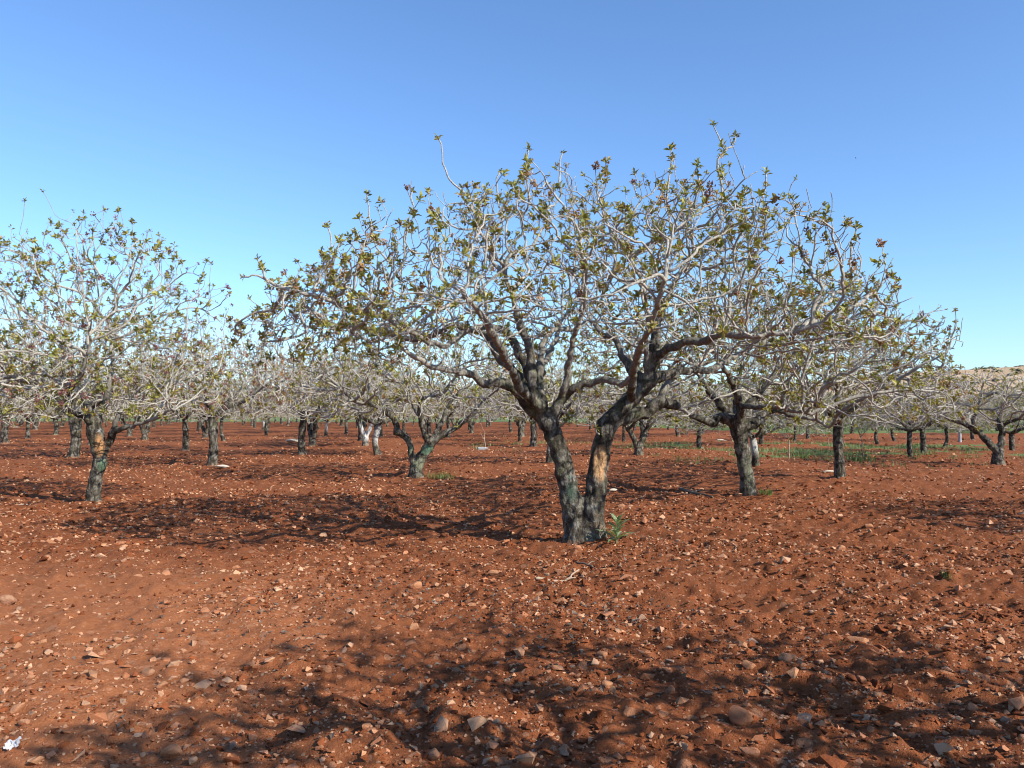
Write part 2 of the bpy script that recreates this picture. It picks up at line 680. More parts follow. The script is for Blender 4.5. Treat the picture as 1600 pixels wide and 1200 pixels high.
def tubes(sk, chs, sel, sides_fn, cap=True, knob=0.0, rng=None):
    """tube meshes along the runs of the chains for which sel(radius) holds"""
    V, Q, T, RAD = [], [], [], []
    nv = 0
    for ch, branch in chs:
        pts = [sk.p[i] for i in ch]
        rad = [sk.r[i] for i in ch]
        if branch: rad[0] = rad[1] * 1.15
        # runs
        runs, cur = [], []
        for a in range(len(ch)):
            ok = sel(rad[a])
            if ok: cur.append(a)
            else:
                if cur:
                    cur.append(a)                      # overlap by one node
                    runs.append(cur); cur = []
        if cur: runs.append(cur)
        for run in runs:
            if run[0] > 0 and sel(0.0): run = [run[0] - 1] + run
            if len(run) < 2: continue
            ps = [pts[a] for a in run]; rs = [rad[a] for a in run]
            S = sides_fn(max(rs))
            d0 = (ps[1] - ps[0]).normalized()
            nrm = d0.orthogonal().normalized()
            ring0 = nv
            for a in range(len(ps)):
                if a == 0: d = d0
                elif a == len(ps) - 1: d = (ps[a] - ps[a - 1]).normalized()
                else: d = (ps[a + 1] - ps[a - 1]).normalized()
                nrm = (nrm - d * nrm.dot(d))
                nrm = nrm.normalized() if nrm.length > 1e-6 else d.orthogonal().normalized()
                bi = d.cross(nrm)
                r = rs[a]
                if knob and rng is not None: r *= 1 + rng.gauss(0, knob)
                for s in range(S):
                    an = 2 * math.pi * s / S
                    V.append(ps[a] + (nrm * math.cos(an) + bi * math.sin(an)) * r)
                    RAD.append(rs[a])
            for a in range(len(ps) - 1):
                b0 = ring0 + a * S
                for s in range(S):
                    s2 = (s + 1) % S
                    Q.append((b0 + s, b0 + s2, b0 + S + s2, b0 + S + s))
            nv += S * len(ps)
            if cap:
                V.append(ps[-1] + (ps[-1] - ps[-2]).normalized() * rs[-1] * 0.6); RAD.append(rs[-1])
                e = ring0 + (len(ps) - 1) * S
                for s in range(S): T.append((e + s, e + (s + 1) % S, nv))
                nv += 1
                V.append(ps[0] - (ps[1] - ps[0]).normalized() * 0.002); RAD.append(rs[0])
                for s in range(S): T.append((ring0 + (s + 1) % S, ring0 + s, nv))
                nv += 1
    if not V: return None
    return (np.array([tuple(v) for v in V]), np.array(Q).reshape(-1, 4), np.array(T).reshape(-1, 3), np.array(RAD))


# leaf tufts -------------------------------------------------------
def leaf_arrays(L, W, fold, curl):
    v = np.array([[0, 0, 0], [-W * .5, L * .58, fold - curl * .2], [W * .5, L * .58, fold - curl * .2], [0, L, -curl], [0, L * .55, -curl * .12]])
    t = np.array([[0, 4, 1], [0, 2, 4], [1, 4, 3], [4, 2, 3]])
    return v, t


GREENS = [(0.225, 0.228, 0.050), (0.290, 0.270, 0.062), (0.170, 0.190, 0.048), (0.330, 0.290, 0.080), (0.240, 0.200, 0.055)]
BROWNS = [(0.300, 0.150, 0.052), (0.250, 0.120, 0.055), (0.340, 0.195, 0.070), (0.250, 0.115, 0.066)]
REDS = [(0.22, 0.075, 0.085), (0.18, 0.06, 0.075), (0.20, 0.10, 0.07)]


def tuft_arrays(rng, kind):
    V, T, C = [], [], []
    n = 0

    def put(v, t, c):
        nonlocal n
        V.append(v); T.append(t + n); C.append(np.tile(c, (len(v), 1))); n += len(v)
    nl = {'green': 12, 'mixed': 10, 'brown': 4, 'small': 6, 'red': 4}[kind]
    size = {'green': 1.0, 'mixed': 0.95, 'brown': 0.7, 'small': 0.7, 'red': 0.6}[kind]
    for i in range(nl):
        L = rng.uniform(0.045, 0.098) * size
        v, t = leaf_arrays(L, L * rng.uniform(0.36, 0.52), L * rng.uniform(0.05, 0.14), L * rng.uniform(0.0, 0.35))
        el = rng.uniform(0.1, 1.4)
        az = i * 2.4 + rng.uniform(-.4, .4)
        roll = rng.uniform(-.6, .6)
        M = Matrix.Rotation(az, 3, 'Z') @ Matrix.Rotation(el, 3, 'X') @ Matrix.Rotation(roll, 3, 'Y')
        v = v @ np.array(M).T + np.array([0, 0, rng.uniform(-0.035, 0.02)])
        c = np.array(GREENS[rng.integers(len(GREENS))]) * rng.uniform(0.8, 1.25)
        if kind in ('brown', 'red') and rng.random() < 0.5: c = np.array(BROWNS[rng.integers(len(BROWNS))])
        put(v, t, c)
    nb = {'green': 0, 'mixed': 8, 'brown': 20, 'small': 0, 'red': 12}[kind]
    oct_v = np.array([[1, 0, -.5], [-.5, .87, -.5], [-.5, -.87, -.5], [0, 0, 1.3]])
    oct_t = np.array([[0, 1, 3], [1, 2, 3], [2, 0, 3], [1, 0, 2]])
    pal = REDS if kind == 'red' else BROWNS
    for i in range(nb):
        s = rng.uniform(0.008, 0.015)
        p = rng.normal(0, 1, 3); p /= np.linalg.norm(p)
        p = p * rng.uniform(0.012, 0.055) + np.array([0, 0, 0.022])
        v = oct_v * s * rng.uniform(.8, 1.5, (1, 3)) + p
        put(v, oct_t, np.array(pal[rng.integers(len(pal))]) * rng.uniform(.75, 1.25))
    return np.concatenate(V), np.concatenate(T), np.concatenate(C)


TR = np.random.default_rng(77)
TUFTS = {k: [tuft_arrays(TR, k) for _ in range(3)] for k in ('green', 'mixed', 'brown', 'small', 'red')}
TUFT_MESH = {}
for k_, lst in TUFTS.items():
    TUFT_MESH[k_] = []
    for v_, t_, c_ in lst:
        me_ = mesh_np('leaf_cluster', v_, [t_], [M_LEAF], smooth=False)
        set_col(me_, c_)
        TUFT_MESH[k_].append(me_)


def up_matrix(d, rng):
    d = Vector(d).normalized()
    q = d.to_track_quat('Z', 'Y').to_matrix()
    return q @ Matrix.Rotation(rng.uniform(0, 6.28), 3, 'Z')


def join_tufts(name, spots):
    """spots: (kind, variant, pos, 3x3 matrix, scale, tint)"""
    V, T, C = [], [], []
    n = 0
    for kind, var, p, M, s, tint in spots:
        v, t, c = TUFTS[kind][var]
        V.append(v @ (np.array(M).T * s) + np.array(tuple(p)))
        T.append(t + n)
        C.append(c * tint)
        n += len(v)
    me = mesh_np(name, np.concatenate(V), [np.concatenate(T)], [M_LEAF], smooth=False)
    set_col(me, np.concatenate(C))
    return me


def split_by_limb(sk, me_v, me_q, thick_ids):
    P = np.array([tuple(sk.p[i]) for i in thick_ids])
    Rr = np.array([sk.r[i] for i in thick_ids])
    cen = me_v[me_q].mean(1)
    lab = np.empty(len(cen), dtype=int)
    for c0 in range(0, len(cen), 2000):
        d = np.linalg.norm(cen[c0:c0 + 2000, None] - P[None], axis=2) / (Rr[None] + 0.01)
        lab[c0:c0 + 2000] = d.argmin(1)
    return lab


def tint_eval(v, spots):
    col = np.zeros((len(v), 4), dtype=np.float32)
    for (c, (rx, ry, rz), rgb, a) in spots:
        d = np.sqrt((((v - np.array(c)) / np.array([rx, ry, rz])) ** 2).sum(1))
        m = np.clip(1.5 - d, 0, 1) * a
        s = m > col[:, 3]
        col[s, :3] = rgb
        col[s, 3] = m[s]
    return col


def build_tree(name, base, limbs, crown, seed, n_att, D=0.1, tip=0.006, expo=2.65, jitter=0.34, up=0.06, di=0.9, dk=0.2,
               voxel=None, thick=0.035, tuft_mix=None, tuft_prob=0.8, tuft_scale=1.0, n_clusters=0, shoots=(), tints=(), split=False,
               whips=0, mat=None, twigs=0.6):
    """one pistachio tree: an Empty at `base` with trunk, branches and foliage under it. Everything is in local metres."""
    rnd = random.Random(seed)
    rng = np.random.default_rng(seed)
    mat = mat or M_BARK
    sk = Skel()
    for li, L in enumerate(limbs):
        pts, rad = L['p'], L['r']
        start = None if L.get('root') else sk.nearest(Vector(pts[0]))
        if start is not None:
            pts = [tuple(sk.p[start])] + list(pts[1:])
        sk.polyline(pts, rad, max(0.05, D * 0.8), start, li, L.get('g', 0.45), L.get('w', 0.012), rnd)
    A = crown(rng, n_att)
    colonise(sk, A, D, di, dk, jitter, up, rng)
    # fine twigs off the outer wood
    n0 = len(sk.p)
    has = set(sk.par)
    tips0 = [i for i in range(n0) if i not in has and sk.limb[i] < 0]
    outer = [i for i in range(n0) if sk.limb[i] < 0]
    for i in outer:
        if rng.random() > twigs: continue
        par = i
        d = Vector(rng.normal(0, 1, 3)); d.z = abs(d.z) * 0.8 + 0.25; d.normalize()
        for s in range(rng.integers(2, 5)):
            d = (d + Vector(rng.normal(0, .32, 3)) + Vector((0, 0, .2))).normalized()
            par = sk.add(sk.p[par] + d * D * rng.uniform(0.45, 0.85), par, 0, False, -1)
    for pts in shoots:
        par = sk.nearest(Vector(pts[0]))
        m = len(pts)
        P = [Vector(p) for p in pts]
        for a in range(1, m):
            for s in range(1, 4):
                q = P[a - 1].lerp(P[a], s / 3.0) + Vector(rng.normal(0, .016, 3))
                par = sk.add(q, par, 0.0095 * (1 - a / m) + 0.006, False, -2)
    if whips:
        cand = sorted(tips0, key=lambda i: -sk.p[i].z)[:max(40, len(tips0) // 4)]
        for i in rng.choice(cand, whips, replace=False):
            par = int(i)
            d = Vector((rng.normal(0, .25), rng.normal(0, .25), 1)).normalized()
            for s in range(rng.integers(3, 7)):
                d = (d + Vector(rng.normal(0, .1, 3))).normalized()
                par = sk.add(sk.p[par] + d * 0.09, par, 0, False, -1)
    kids = finish_radii(sk, tip, expo)
    relax(sk, kids)
    chs = chains(sk, kids)

    root = bpy.data.objects.new(name, None)
    root.empty_display_size = 0.3
    COL.objects.link(root)
    root.location = base
    # trunk and limbs
    big = lambda r: r >= thick
    sides = lambda r: 14 if r > .09 else (10 if r > .05 else 8)
    tv, tq, tt, trad = tubes(sk, chs, big, sides, knob=0.05, rng=rnd)
    thick_ids = [i for i in range(len(sk.p)) if sk.r[i] >= thick * 0.8]
    if voxel:
        me = mesh_np('trunk', tv, [tq, tt])
        o = bpy.data.objects.new('tmp_trunk', me)
        COL.objects.link(o)
        md = o.modifiers.new('v', 'REMESH'); md.mode = 'VOXEL'; md.voxel_size = voxel
        ms = o.modifiers.new('s', 'SMOOTH'); ms.iterations = 4; ms.factor = 0.5
        dg = bpy.context.evaluated_depsgraph_get()
        ev = o.evaluated_get(dg)
        m2 = bpy.data.meshes.new_from_object(ev)
        nv = len(m2.vertices)
        v = np.empty(nv * 3, dtype=np.float32); m2.vertices.foreach_get('co', v); v = v.reshape(-1, 3).astype(float)
        nr = np.empty(nv * 3, dtype=np.float32); m2.vertices.foreach_get('normal', nr); nr = nr.reshape(-1, 3)
        nl = len(m2.loops)
        lp = np.empty(nl, dtype=np.int32); m2.loops.foreach_get('vertex_index', lp)
        q = lp.reshape(-1, 4)
        bpy.data.objects.remove(o); bpy.data.meshes.remove(me); bpy.data.meshes.remove(m2)
        P = np.array([tuple(sk.p[i]) for i in thick_ids]); Rr = np.array([sk.r[i] for i in thick_ids])
        rad = np.empty(nv)
        for c0 in range(0, nv, 3000):
            d = np.linalg.norm(v[c0:c0 + 3000, None] - P[None], axis=2)
            rad[c0:c0 + 3000] = Rr[d.argmin(1)]
        # gnarls and bark ridges
        disp = np.array([mnoise.noise(Vector(p) * 5.5 + Vector((seed, 0, 0))) * 0.24 + mnoise.noise(Vector((p[0] * 17, p[1] * 17, p[2] * 9))) * 0.15
                         + mnoise.noise(Vector((p[0] * 42, p[1] * 42, p[2] * 20))) * 0.045 for p in v])
        v = v + nr * (disp * np.minimum(rad, 0.13) * (1.0 if seed == 5 else 0.6))[:, None]
        fl = [q]
    else:
        v, rad = tv, trad
        disp = np.array([mnoise.noise(Vector(p) * 6 + Vector((seed, 0, 0))) for p in v])
        v = v + np.stack([disp, np.roll(disp, 3), disp * 0], 1) * (0.12 * np.minimum(rad, .12))[:, None]
        fl = [tq, tt]
        q = None

    # spread the foot a little where it enters the soil
    foot = np.clip(1 - v[:, 2] / 0.28, 0, 1.3) ** 2
    cx, cy = v[v[:, 2] < 0.3][:, :2].mean(0) if (v[:, 2] < 0.3).any() else (0, 0)
    v[:, 0] += (v[:, 0] - cx) * foot * 0.2
    v[:, 1] += (v[:, 1] - cy) * foot * 0.2
    dust = np.clip(1.0 - v[:, 2] / 0.16, 0, 1) * 0.8
    tint = tint_eval(v, tints)
    s = dust > tint[:, 3]
    tint[s, :3] = (0.25, 0.115, 0.065); tint[s, 3] = dust[s]

    def emit(nm, vv, ff, rd, tn):
        me = mesh_np(nm, vv, ff, [mat])
        set_float(me, rd, 'rad'); set_col(me, tn, 'tint')
        return new_obj(nm, me, root)
    if split and q is not None:
        anc = list(sk.limb)
        for i in range(len(anc)):
            if anc[i] < 0: anc[i] = anc[sk.par[i]] if sk.par[i] >= 0 else 0
        lab = np.array([anc[i] for i in thick_ids])[split_by_limb(sk, v, q, thick_ids)]
        # follow grown wood back to the limb it springs from
        lab = np.where(lab < 0, 0, lab)
        roots = [i for i, L in enumerate(limbs) if L.get('root')]
        for li in sorted(set(lab.tolist())):
            if li in roots and li != roots[0]: continue
            f = q[np.isin(lab, roots)] if li == roots[0] else q[lab == li]
            if len(f) < 12: continue
            u, inv = np.unique(f.ravel(), return_inverse=True)
            emit('trunk' if li == roots[0] else 'limb', v[u], [inv.reshape(-1, 4)], rad[u], tint[u])
    else:
        emit('trunk', v, fl, rad, tint)
    # thinner wood
    res = tubes(sk, chs, lambda r: r < thick, lambda r: 7 if r > .02 else (5 if r > .011 else (4 if r > .0085 else 3)), knob=0.08, rng=rnd)
    bv, bq, bt, brad = res
    me = mesh_np('branches', bv, [bq, bt], [mat])
    set_float(me, brad, 'rad')
    set_col(me, np.zeros((len(bv), 4)), 'tint')
    tag(new_obj('branches', me, root), kind='stuff')
    # foliage
    mix = tuft_mix or {'green': .38, 'mixed': .32, 'brown': .07, 'small': .23}
    names, pr = list(mix), np.array(list(mix.values())); pr = pr / pr.sum()
    spots = []
    for i in range(len(sk.p)):
        if sk.limb[i] >= 0 or (kids[i] and not (sk.limb[i] == -2 and rng.random() < .22)): continue
        outer_f = 1.0 if seed != 5 else min(1.0, .3 + .75 * max((sk.p[i].z - 2.7) / 1.1, math.hypot(sk.p[i].x, sk.p[i].y) / 3.3))
        if rng.random() > (tuft_prob * outer_f if sk.limb[i] != -2 else 1.0): continue
        # leaf kinds come in clumps
        f = mnoise.noise(sk.p[i] * 1.6 + Vector((seed * 3.1, 0, 0)))
        kd = names[int(np.searchsorted(np.cumsum(pr), min(.999, max(0, .5 + f * .55 + rng.normal(0, .22)))))]
        if sk.limb[i] == -2: kd = 'green' if rng.random() < .6 else 'mixed'
        d = (sk.p[i] - sk.p[sk.par[i]]).normalized() + Vector((0, 0, 0.5))
        sc = tuft_scale * rng.uniform(0.65, 1.3)
        tint_c = np.array([1, 1, 1]) * rng.uniform(0.8, 1.2) * (1 + 0.25 * mnoise.noise(sk.p[i] * 0.9))
        spots.append((kd, int(rng.integers(3)), sk.p[i].copy(), up_matrix(d, rnd), sc, tint_c))
    if spots:
        if n_clusters:
            # the clusters that show largest are parts of their own
            cv = Vector((0, 0, EYE)) - Vector(base)
            spots.sort(key=lambda s: (s[2] - cv).length / s[4])
            for (kd, vr, p, M, sc, tc) in spots[:n_clusters]:
                o = new_obj('leaf_cluster', TUFT_MESH[kd][vr], root)
                o.matrix_local = Matrix.Translation(p) @ (M * sc).to_4x4()
            spots = spots[n_clusters:]
        if spots:
            tag(new_obj('foliage', join_tufts('foliage', spots), root), kind='stuff')
    return root


def dome(cx, cy, ax, ay, z0, H, zb_in, zb_out, power=0.75, inner=0.25, drop=(0, 0)):
    def f(rng, n):
        out = []
        while len(out) < n:
            x, y = rng.uniform(-1, 1, 2)
            u = x * x + y * y
            if u > 1: continue
            u *= 1 + 0.35 * float(mnoise.noise(Vector((x * 2.1 + cx * 5, y * 2.1, ax))))
            u = min(u, 1)
            zt = z0 + H * math.sqrt(1 - u) * (1 - (drop[0] * -x if x < 0 else drop[1] * x))
            zb = zb_in + (zb_out - zb_in) * u
            if zt <= zb: continue
            t = rng.uniform() ** power
            if u < 0.3 and t < 0.45 and rng.random() > inner: continue
            p = Vector((cx + x * ax, cy + y * ay, zb + (zt - zb) * t))
            # uneven outline and gaps
            if mnoise.noise(p * 0.95) < -0.22: continue
            out.append(p)
        return out
    return f


def px_limb(base, depth, pts, **kw):
    """limb whose joints were measured on the photograph, each with its own distance"""
    P, Rr = [], []
    for (x, y, dd, r) in pts:
        P.append(at(x, y, depth + dd) - base); Rr.append(r)
    return dict(p=P, r=Rr, **kw)


PLACED = []          # (x, y) of every tree that stands


def plant(px, py):
    x, y = on_ground(px, py)
    PLACED.append((x, y))
    return Vector((x, y, gl(x, y) - 0.02))


GROUP = 'pistachio trees of the orchard'


def name_tree(o, label):
    tag(o, label, 'tree', GROUP)
    return o


# ---- the large forked tree in the middle
def main_tree():
    b = plant(912, 846)
    dp = b.y
    L = lambda pts, **kw: px_limb(b, dp, pts, **kw)
    limbs = [
        L([(904, 862, 0, .165), (898, 810, 0, .142), (894, 785, 0, .132), (887, 762, 0, .118), (879, 722, -.03, .112), (869, 688, -.05, .112), (857, 662, -.05, .118), (847, 646, -.05, .112)], root=True, g=2, w=0),
        L([(925, 862, 0.0, .175), (926, 810, 0, .15), (928, 785, 0, .135), (930, 757, 0, .122), (935, 719, 0, .113), (941, 690, 0, .112), (948, 668, 0, .118), (961, 650, 0, .112), (981, 629, .05, .102), (1001, 608, .05, .1), (1019, 590, .05, .098)], root=True, g=2, w=0),
        L([(914, 862, 0.02, .17), (912, 815, .02, .14), (911, 790, .02, .09)], root=True, g=2, w=0),
        L([(1019, 590, .05, .095), (1022, 557, 0, .075), (1026, 522, 0, .064), (1030, 490, .1, .05), (1050, 450, .3, .036), (1075, 405, .5, .026)], g=.5),
        L([(1012, 588, .05, .05), (1009, 545, -.1, .036), (1012, 500, -.2, .03), (1004, 450, -.4, .025), (985, 400, -.6, .02)], g=.4),
        L([(1022, 555, 0, .06), (1045, 543, -.2, .05), (1065, 537, -.35, .047), (1092, 536, -.5, .044), (1123, 522, -.8, .04), (1160, 525, -1, .034), (1230, 520, -1.2, .028), (1290, 500, -1.4, .02)], g=.4),
        L([(1022, 590, .05, .075), (1045, 585, .2, .066), (1076, 578, .5, .055), (1112, 577, .8, .046), (1150, 555, 1.2, .038), (1200, 530, 1.6, .028)], g=.4),
        L([(957, 654, 0, .1), (987, 650, .2, .088), (1015, 640, .3, .084), (1033, 628, .3, .075), (1060, 634, .32, .056)], g=.9),
        L([(1030, 630, .3, .055), (1037, 610, .4, .042), (1052, 590, .8, .034), (1100, 560, 1.5, .026), (1130, 520, 2.1, .018)], g=.5),
        L([(1010, 598, .05, .065), (982, 573, .2, .05), (968, 546, .3, .045), (962, 528, .3, .043), (942, 522, .4, .034), (925, 500, .6, .03), (905, 465, .9, .022)], g=.4),
        L([(985, 626, .05, .07), (988, 600, -.5, .05), (996, 556, -1.2, .04), (1020, 500, -1.9, .03), (1040, 440, -2.3, .02)], g=.4),
        L([(850, 652, -.05, .1), (833, 640, -.1, .086), (810, 610, -.2, .07), (782, 598, -.35, .058), (755, 600, -.5, .05), (742, 586, -.6, .044), (715, 580, -.8, .038), (690, 578, -1, .034), (645, 555, -1.3, .026)], g=.5),
        L([(848, 646, -.05, .09), (838, 625, -.2, .075), (832, 593, -.2, .06), (829, 557, -.2, .054), (820, 525, -.2, .048), (811, 500, -.3, .042), (800, 460, -.4, .032), (788, 420, -.5, .022)], g=.4),
        L([(838, 624, -.05, .07), (811, 588, .1, .055), (790, 572, .2, .05), (772, 547, .3, .048), (756, 522, .4, .046), (715, 508, .5, .044), (690, 516, .6, .042), (650, 530, .8, .04), (600, 520, 1.0, .035), (560, 512, 1.1, .032), (525, 507, 1.2, .028), (480, 480, 1.3, .02)], g=.45),
        L([(832, 600, -.1, .065), (816, 562, .05, .058), (800, 530, .15, .054), (780, 514, .2, .048), (750, 510, .1, .044), (720, 522, -.1, .04), (690, 540, -.3, .037), (640, 520, -.6, .034), (590, 490, -.9, .03), (540, 480, -1.1, .027), (500, 462, -1.2, .024), (450, 452, -1.3, .018)], g=.45),
        L([(852, 648, 0, .075), (846, 615, .2, .058), (842, 590, .3, .05), (846, 555, .5, .044), (854, 524, .7, .038), (875, 514, .9, .034), (905, 512, 1.2, .028), (940, 470, 1.6, .02)], g=.4),
        L([(862, 657, -.05, .08), (880, 622, -.1, .062), (900, 605, -.2, .05), (930, 596, -.3, .044), (955, 594, -.4, .04), (978, 598, -.5, .034), (992, 570, -.8, .024)], g=.6),
        L([(873, 634, -.1, .055), (882, 605, -.2, .044), (890, 568, -.3, .038), (896, 530, -.5, .034), (910, 480, -.8, .028), (915, 420, -1, .02)], g=.4),
        L([(846, 640, 0, .075), (842, 608, .5, .058), (850, 570, 1.2, .046), (872, 520, 2, .034), (880, 480, 2.5, .022)], g=.4),
        L([(838, 636, -.1, .07), (818, 610, -.6, .054), (790, 560, -1.3, .043), (756, 500, -2, .032), (720, 450, -2.4, .02)], g=.4),
    ]
    # thin shoots that stand out of the outline
    S = lambda *pp: [at(x, y, dp + d) - b for (x, y, d) in pp]
    shoots = [
        S((745, 330, -.3), (722, 292, -.3), (703, 282, -.3), (692, 256, -.3), (686, 214, -.3)),
        S((588, 400, 0), (582, 360, 0), (575, 330, 0), (573, 303, 0)),
        S((1132, 340, 0), (1128, 290, 0), (1120, 248, 0), (1131, 236, 0), (1126, 216, 0), (1118, 198, 0)),
        S((1131, 236, 0), (1142, 228, 0), (1153, 216, 0)),
        S((1098, 330, .2), (1092, 280, .2), (1088, 252, .2)),
        S((826, 330, .1), (822, 280, .1), (824, 236, .1)),
        S((1040, 340, -.3), (1044, 290, -.3), (1050, 232, -.3)),
        S((880, 320, 0), (876, 280, 0), (878, 238, 0)),
        S((780, 340, .3), (776, 300, .3), (780, 268, .3)),
        S((1180, 340, .3), (1195, 300, .3), (1200, 268, .3)),
        S((1330, 420, .0), (1328, 390, 0), (1340, 356, 0)),
        S((430, 450, -1.1), (405, 430, -1.1), (380, 432, -1.1)),
        S((420, 450, -1.1), (408, 425, -1.1), (402, 400, -1.1)),
        S((530, 420, 0), (520, 390, 0), (512, 355, 0)),
        S((905, 660, -.2), (900, 640, -.2), (912, 600, -.2)),
        S((941, 686, -.05), (930, 670, -.14), (928, 656, -.16)),
        S((872, 668, -.1), (886, 656, -.16), (894, 650, -.18)),
    ]
    g = at(905, 755, dp) - b
    tints = [
        (at(893, 768, dp - .13) - b, (.10, .12, .15), (0.028, 0.062, 0.047), 0.6),
        (at(890, 745, dp - .13) - b, (.045, .08, .045), (0.13, 0.20, 0.155), 0.5),
        (at(938, 724, dp - .12) - b, (.09, .09, .2), (0.37, 0.22, 0.11), 1.2),
        (at(932, 806, dp - .14) - b, (.12, .1, .05), (0.17, 0.135, 0.095), 0.5),
        (at(934, 825, dp - .14) - b, (.13, .1, .08), (0.19, 0.14, 0.095), 0.6),
    ]
    c = at(886, 640, 9.9) - b
    cx, cy = c.x, 0.25
    cr = dome(cx, cy, 4.05, 2.95, 2.7, 1.9, 2.4, 2.15, 0.8, 0.4, drop=(.44, .15))
    o = build_tree('pistachio_tree', b, limbs, cr, 5, 4500, D=0.085, tip=0.0050, expo=2.65, di=0.8, dk=0.125, jitter=0.46, up=0.03,
                   voxel=0.015, thick=0.026, tuft_prob=0.66, tuft_scale=0.88, n_clusters=300, shoots=shoots, tints=tints, split=True, whips=10, twigs=0.36)
    name_tree(o, 'large twin-stemmed pistachio tree in the middle, broad leafy crown, orange bark scar')


main_tree()


# ---- simple limb layouts for the other trees (local metres, radii)
def fork_limbs(seed, H, r0, n, lean=(0, 0), spread=0.9, reach=1.3, curve=0.1):
    rnd = random.Random(seed)
    lx, ly = lean
    top = (lx * H, ly * H, H)
    m1 = (lx * H * .35 + rnd.uniform(-.5, .5) * curve, ly * H * .35 + rnd.uniform(-.5, .5) * curve, H * .42)
    limbs = [dict(p=[(0, 0, -.12), m1, top], r=[r0 * 1.18, r0 * .95, r0 * .95], root=True, g=2, w=0.0)]
    a0 = rnd.uniform(0, 6.28)
    for k in range(n):
        a = a0 + k * 6.283 / n + rnd.uniform(-.35, .35)
        s = spread * rnd.uniform(.75, 1.2)
        rr = r0 * rnd.uniform(.5, .68)
        p = [top]
        x, y, z = top
        z -= 0.02
        for q in range(4):
            t = (q + 1) / 4
            x += math.cos(a) * s * reach * .25 * (1.25 - .25 * t) + rnd.uniform(-.08, .08)
            y += math.sin(a) * s * reach * .25 * (1.25 - .25 * t) + rnd.uniform(-.08, .08)
            z += (0.16 + 0.2 * rnd.random()) * (1.0 if q else 0.8)
            p.append((x, y, z))
        limbs.append(dict(p=p, r=[rr, rr * .85, rr * .68, rr * .52, rr * .36], g=.35))
    return limbs


WW = (0.50, 0.50, 0.47)       # whitewash
# left tree near the frame edge
def tree_left():
    b = plant(148, 786)
    d = b.y
    L = lambda pts, **kw: px_limb(b, d, pts, **kw)
    limbs = [
        L([(147, 798, 0, .15), (147, 765, 0, .115), (152, 738, 0, .11), (157, 716, 0, .12), (152, 690, 0, .13), (147, 668, 0, .14), (146, 660, 0, .12)], root=True, g=2, w=0),
        L([(162, 712, 0, .085), (171, 690, 0, .068), (178, 675, -.1, .062), (195, 669, -.2, .046), (212, 664, -.3, .036), (236, 656, -.5, .029), (270, 640, -.8, .022)], g=.6),
        L([(176, 678, -.05, .06), (180, 660, .1, .05), (190, 645, .3, .04), (205, 620, .6, .03)], g=.5),
        L([(146, 662, 0, .1), (132, 650, -.1, .075), (118, 640, -.1, .07), (108, 620, .1, .065), (100, 610, .2, .05), (60, 600, .5, .04), (20, 590, .8, .03)], g=.4),
        L([(112, 630, -.05, .055), (108, 612, -.4, .05), (120, 598, -.8, .045), (130, 575, -1, .035), (140, 540, -1.2, .025)], g=.4),
        L([(148, 664, 0, .09), (158, 640, .2, .065), (168, 610, .4, .05), (175, 560, .6, .035), (170, 500, .7, .025)], g=.4),
        L([(146, 664, 0, .07), (140, 640, .6, .055), (120, 600, 1.2, .04), (110, 550, 1.6, .025)], g=.4),
    ]
    tints = [(at(155, 695, d - .13) - b, (.085, .1, .22), (0.36, 0.19, 0.085), 1.0),
             (at(160, 728, d - .1) - b, (.09, .12, .12), (0.10, 0.16, 0.105), 0.9),
             (at(160, 672, d - .1) - b, (.1, .1, .06), (0.5, 0.5, 0.5), .7)]
    cr = dome(-.55, .1, 2.8, 2.5, 2.9, 2.2, 1.4, 1.5, 1.05, .7)
    o = build_tree('pistachio_tree', b, limbs, cr, 21, 2700, D=0.1, dk=.16, tip=0.0050, expo=2.75, voxel=0.02, thick=.03, tuft_prob=.8, tuft_scale=1.0,
                   tuft_mix={'green': .36, 'red': .14, 'small': .25, 'mixed': .25}, n_clusters=150, tints=tints, split=True, whips=30, twigs=.42, up=.1)
    name_tree(o, 'tall sparse pistachio tree at left with orange scar and green paint on its trunk')


tree_left()


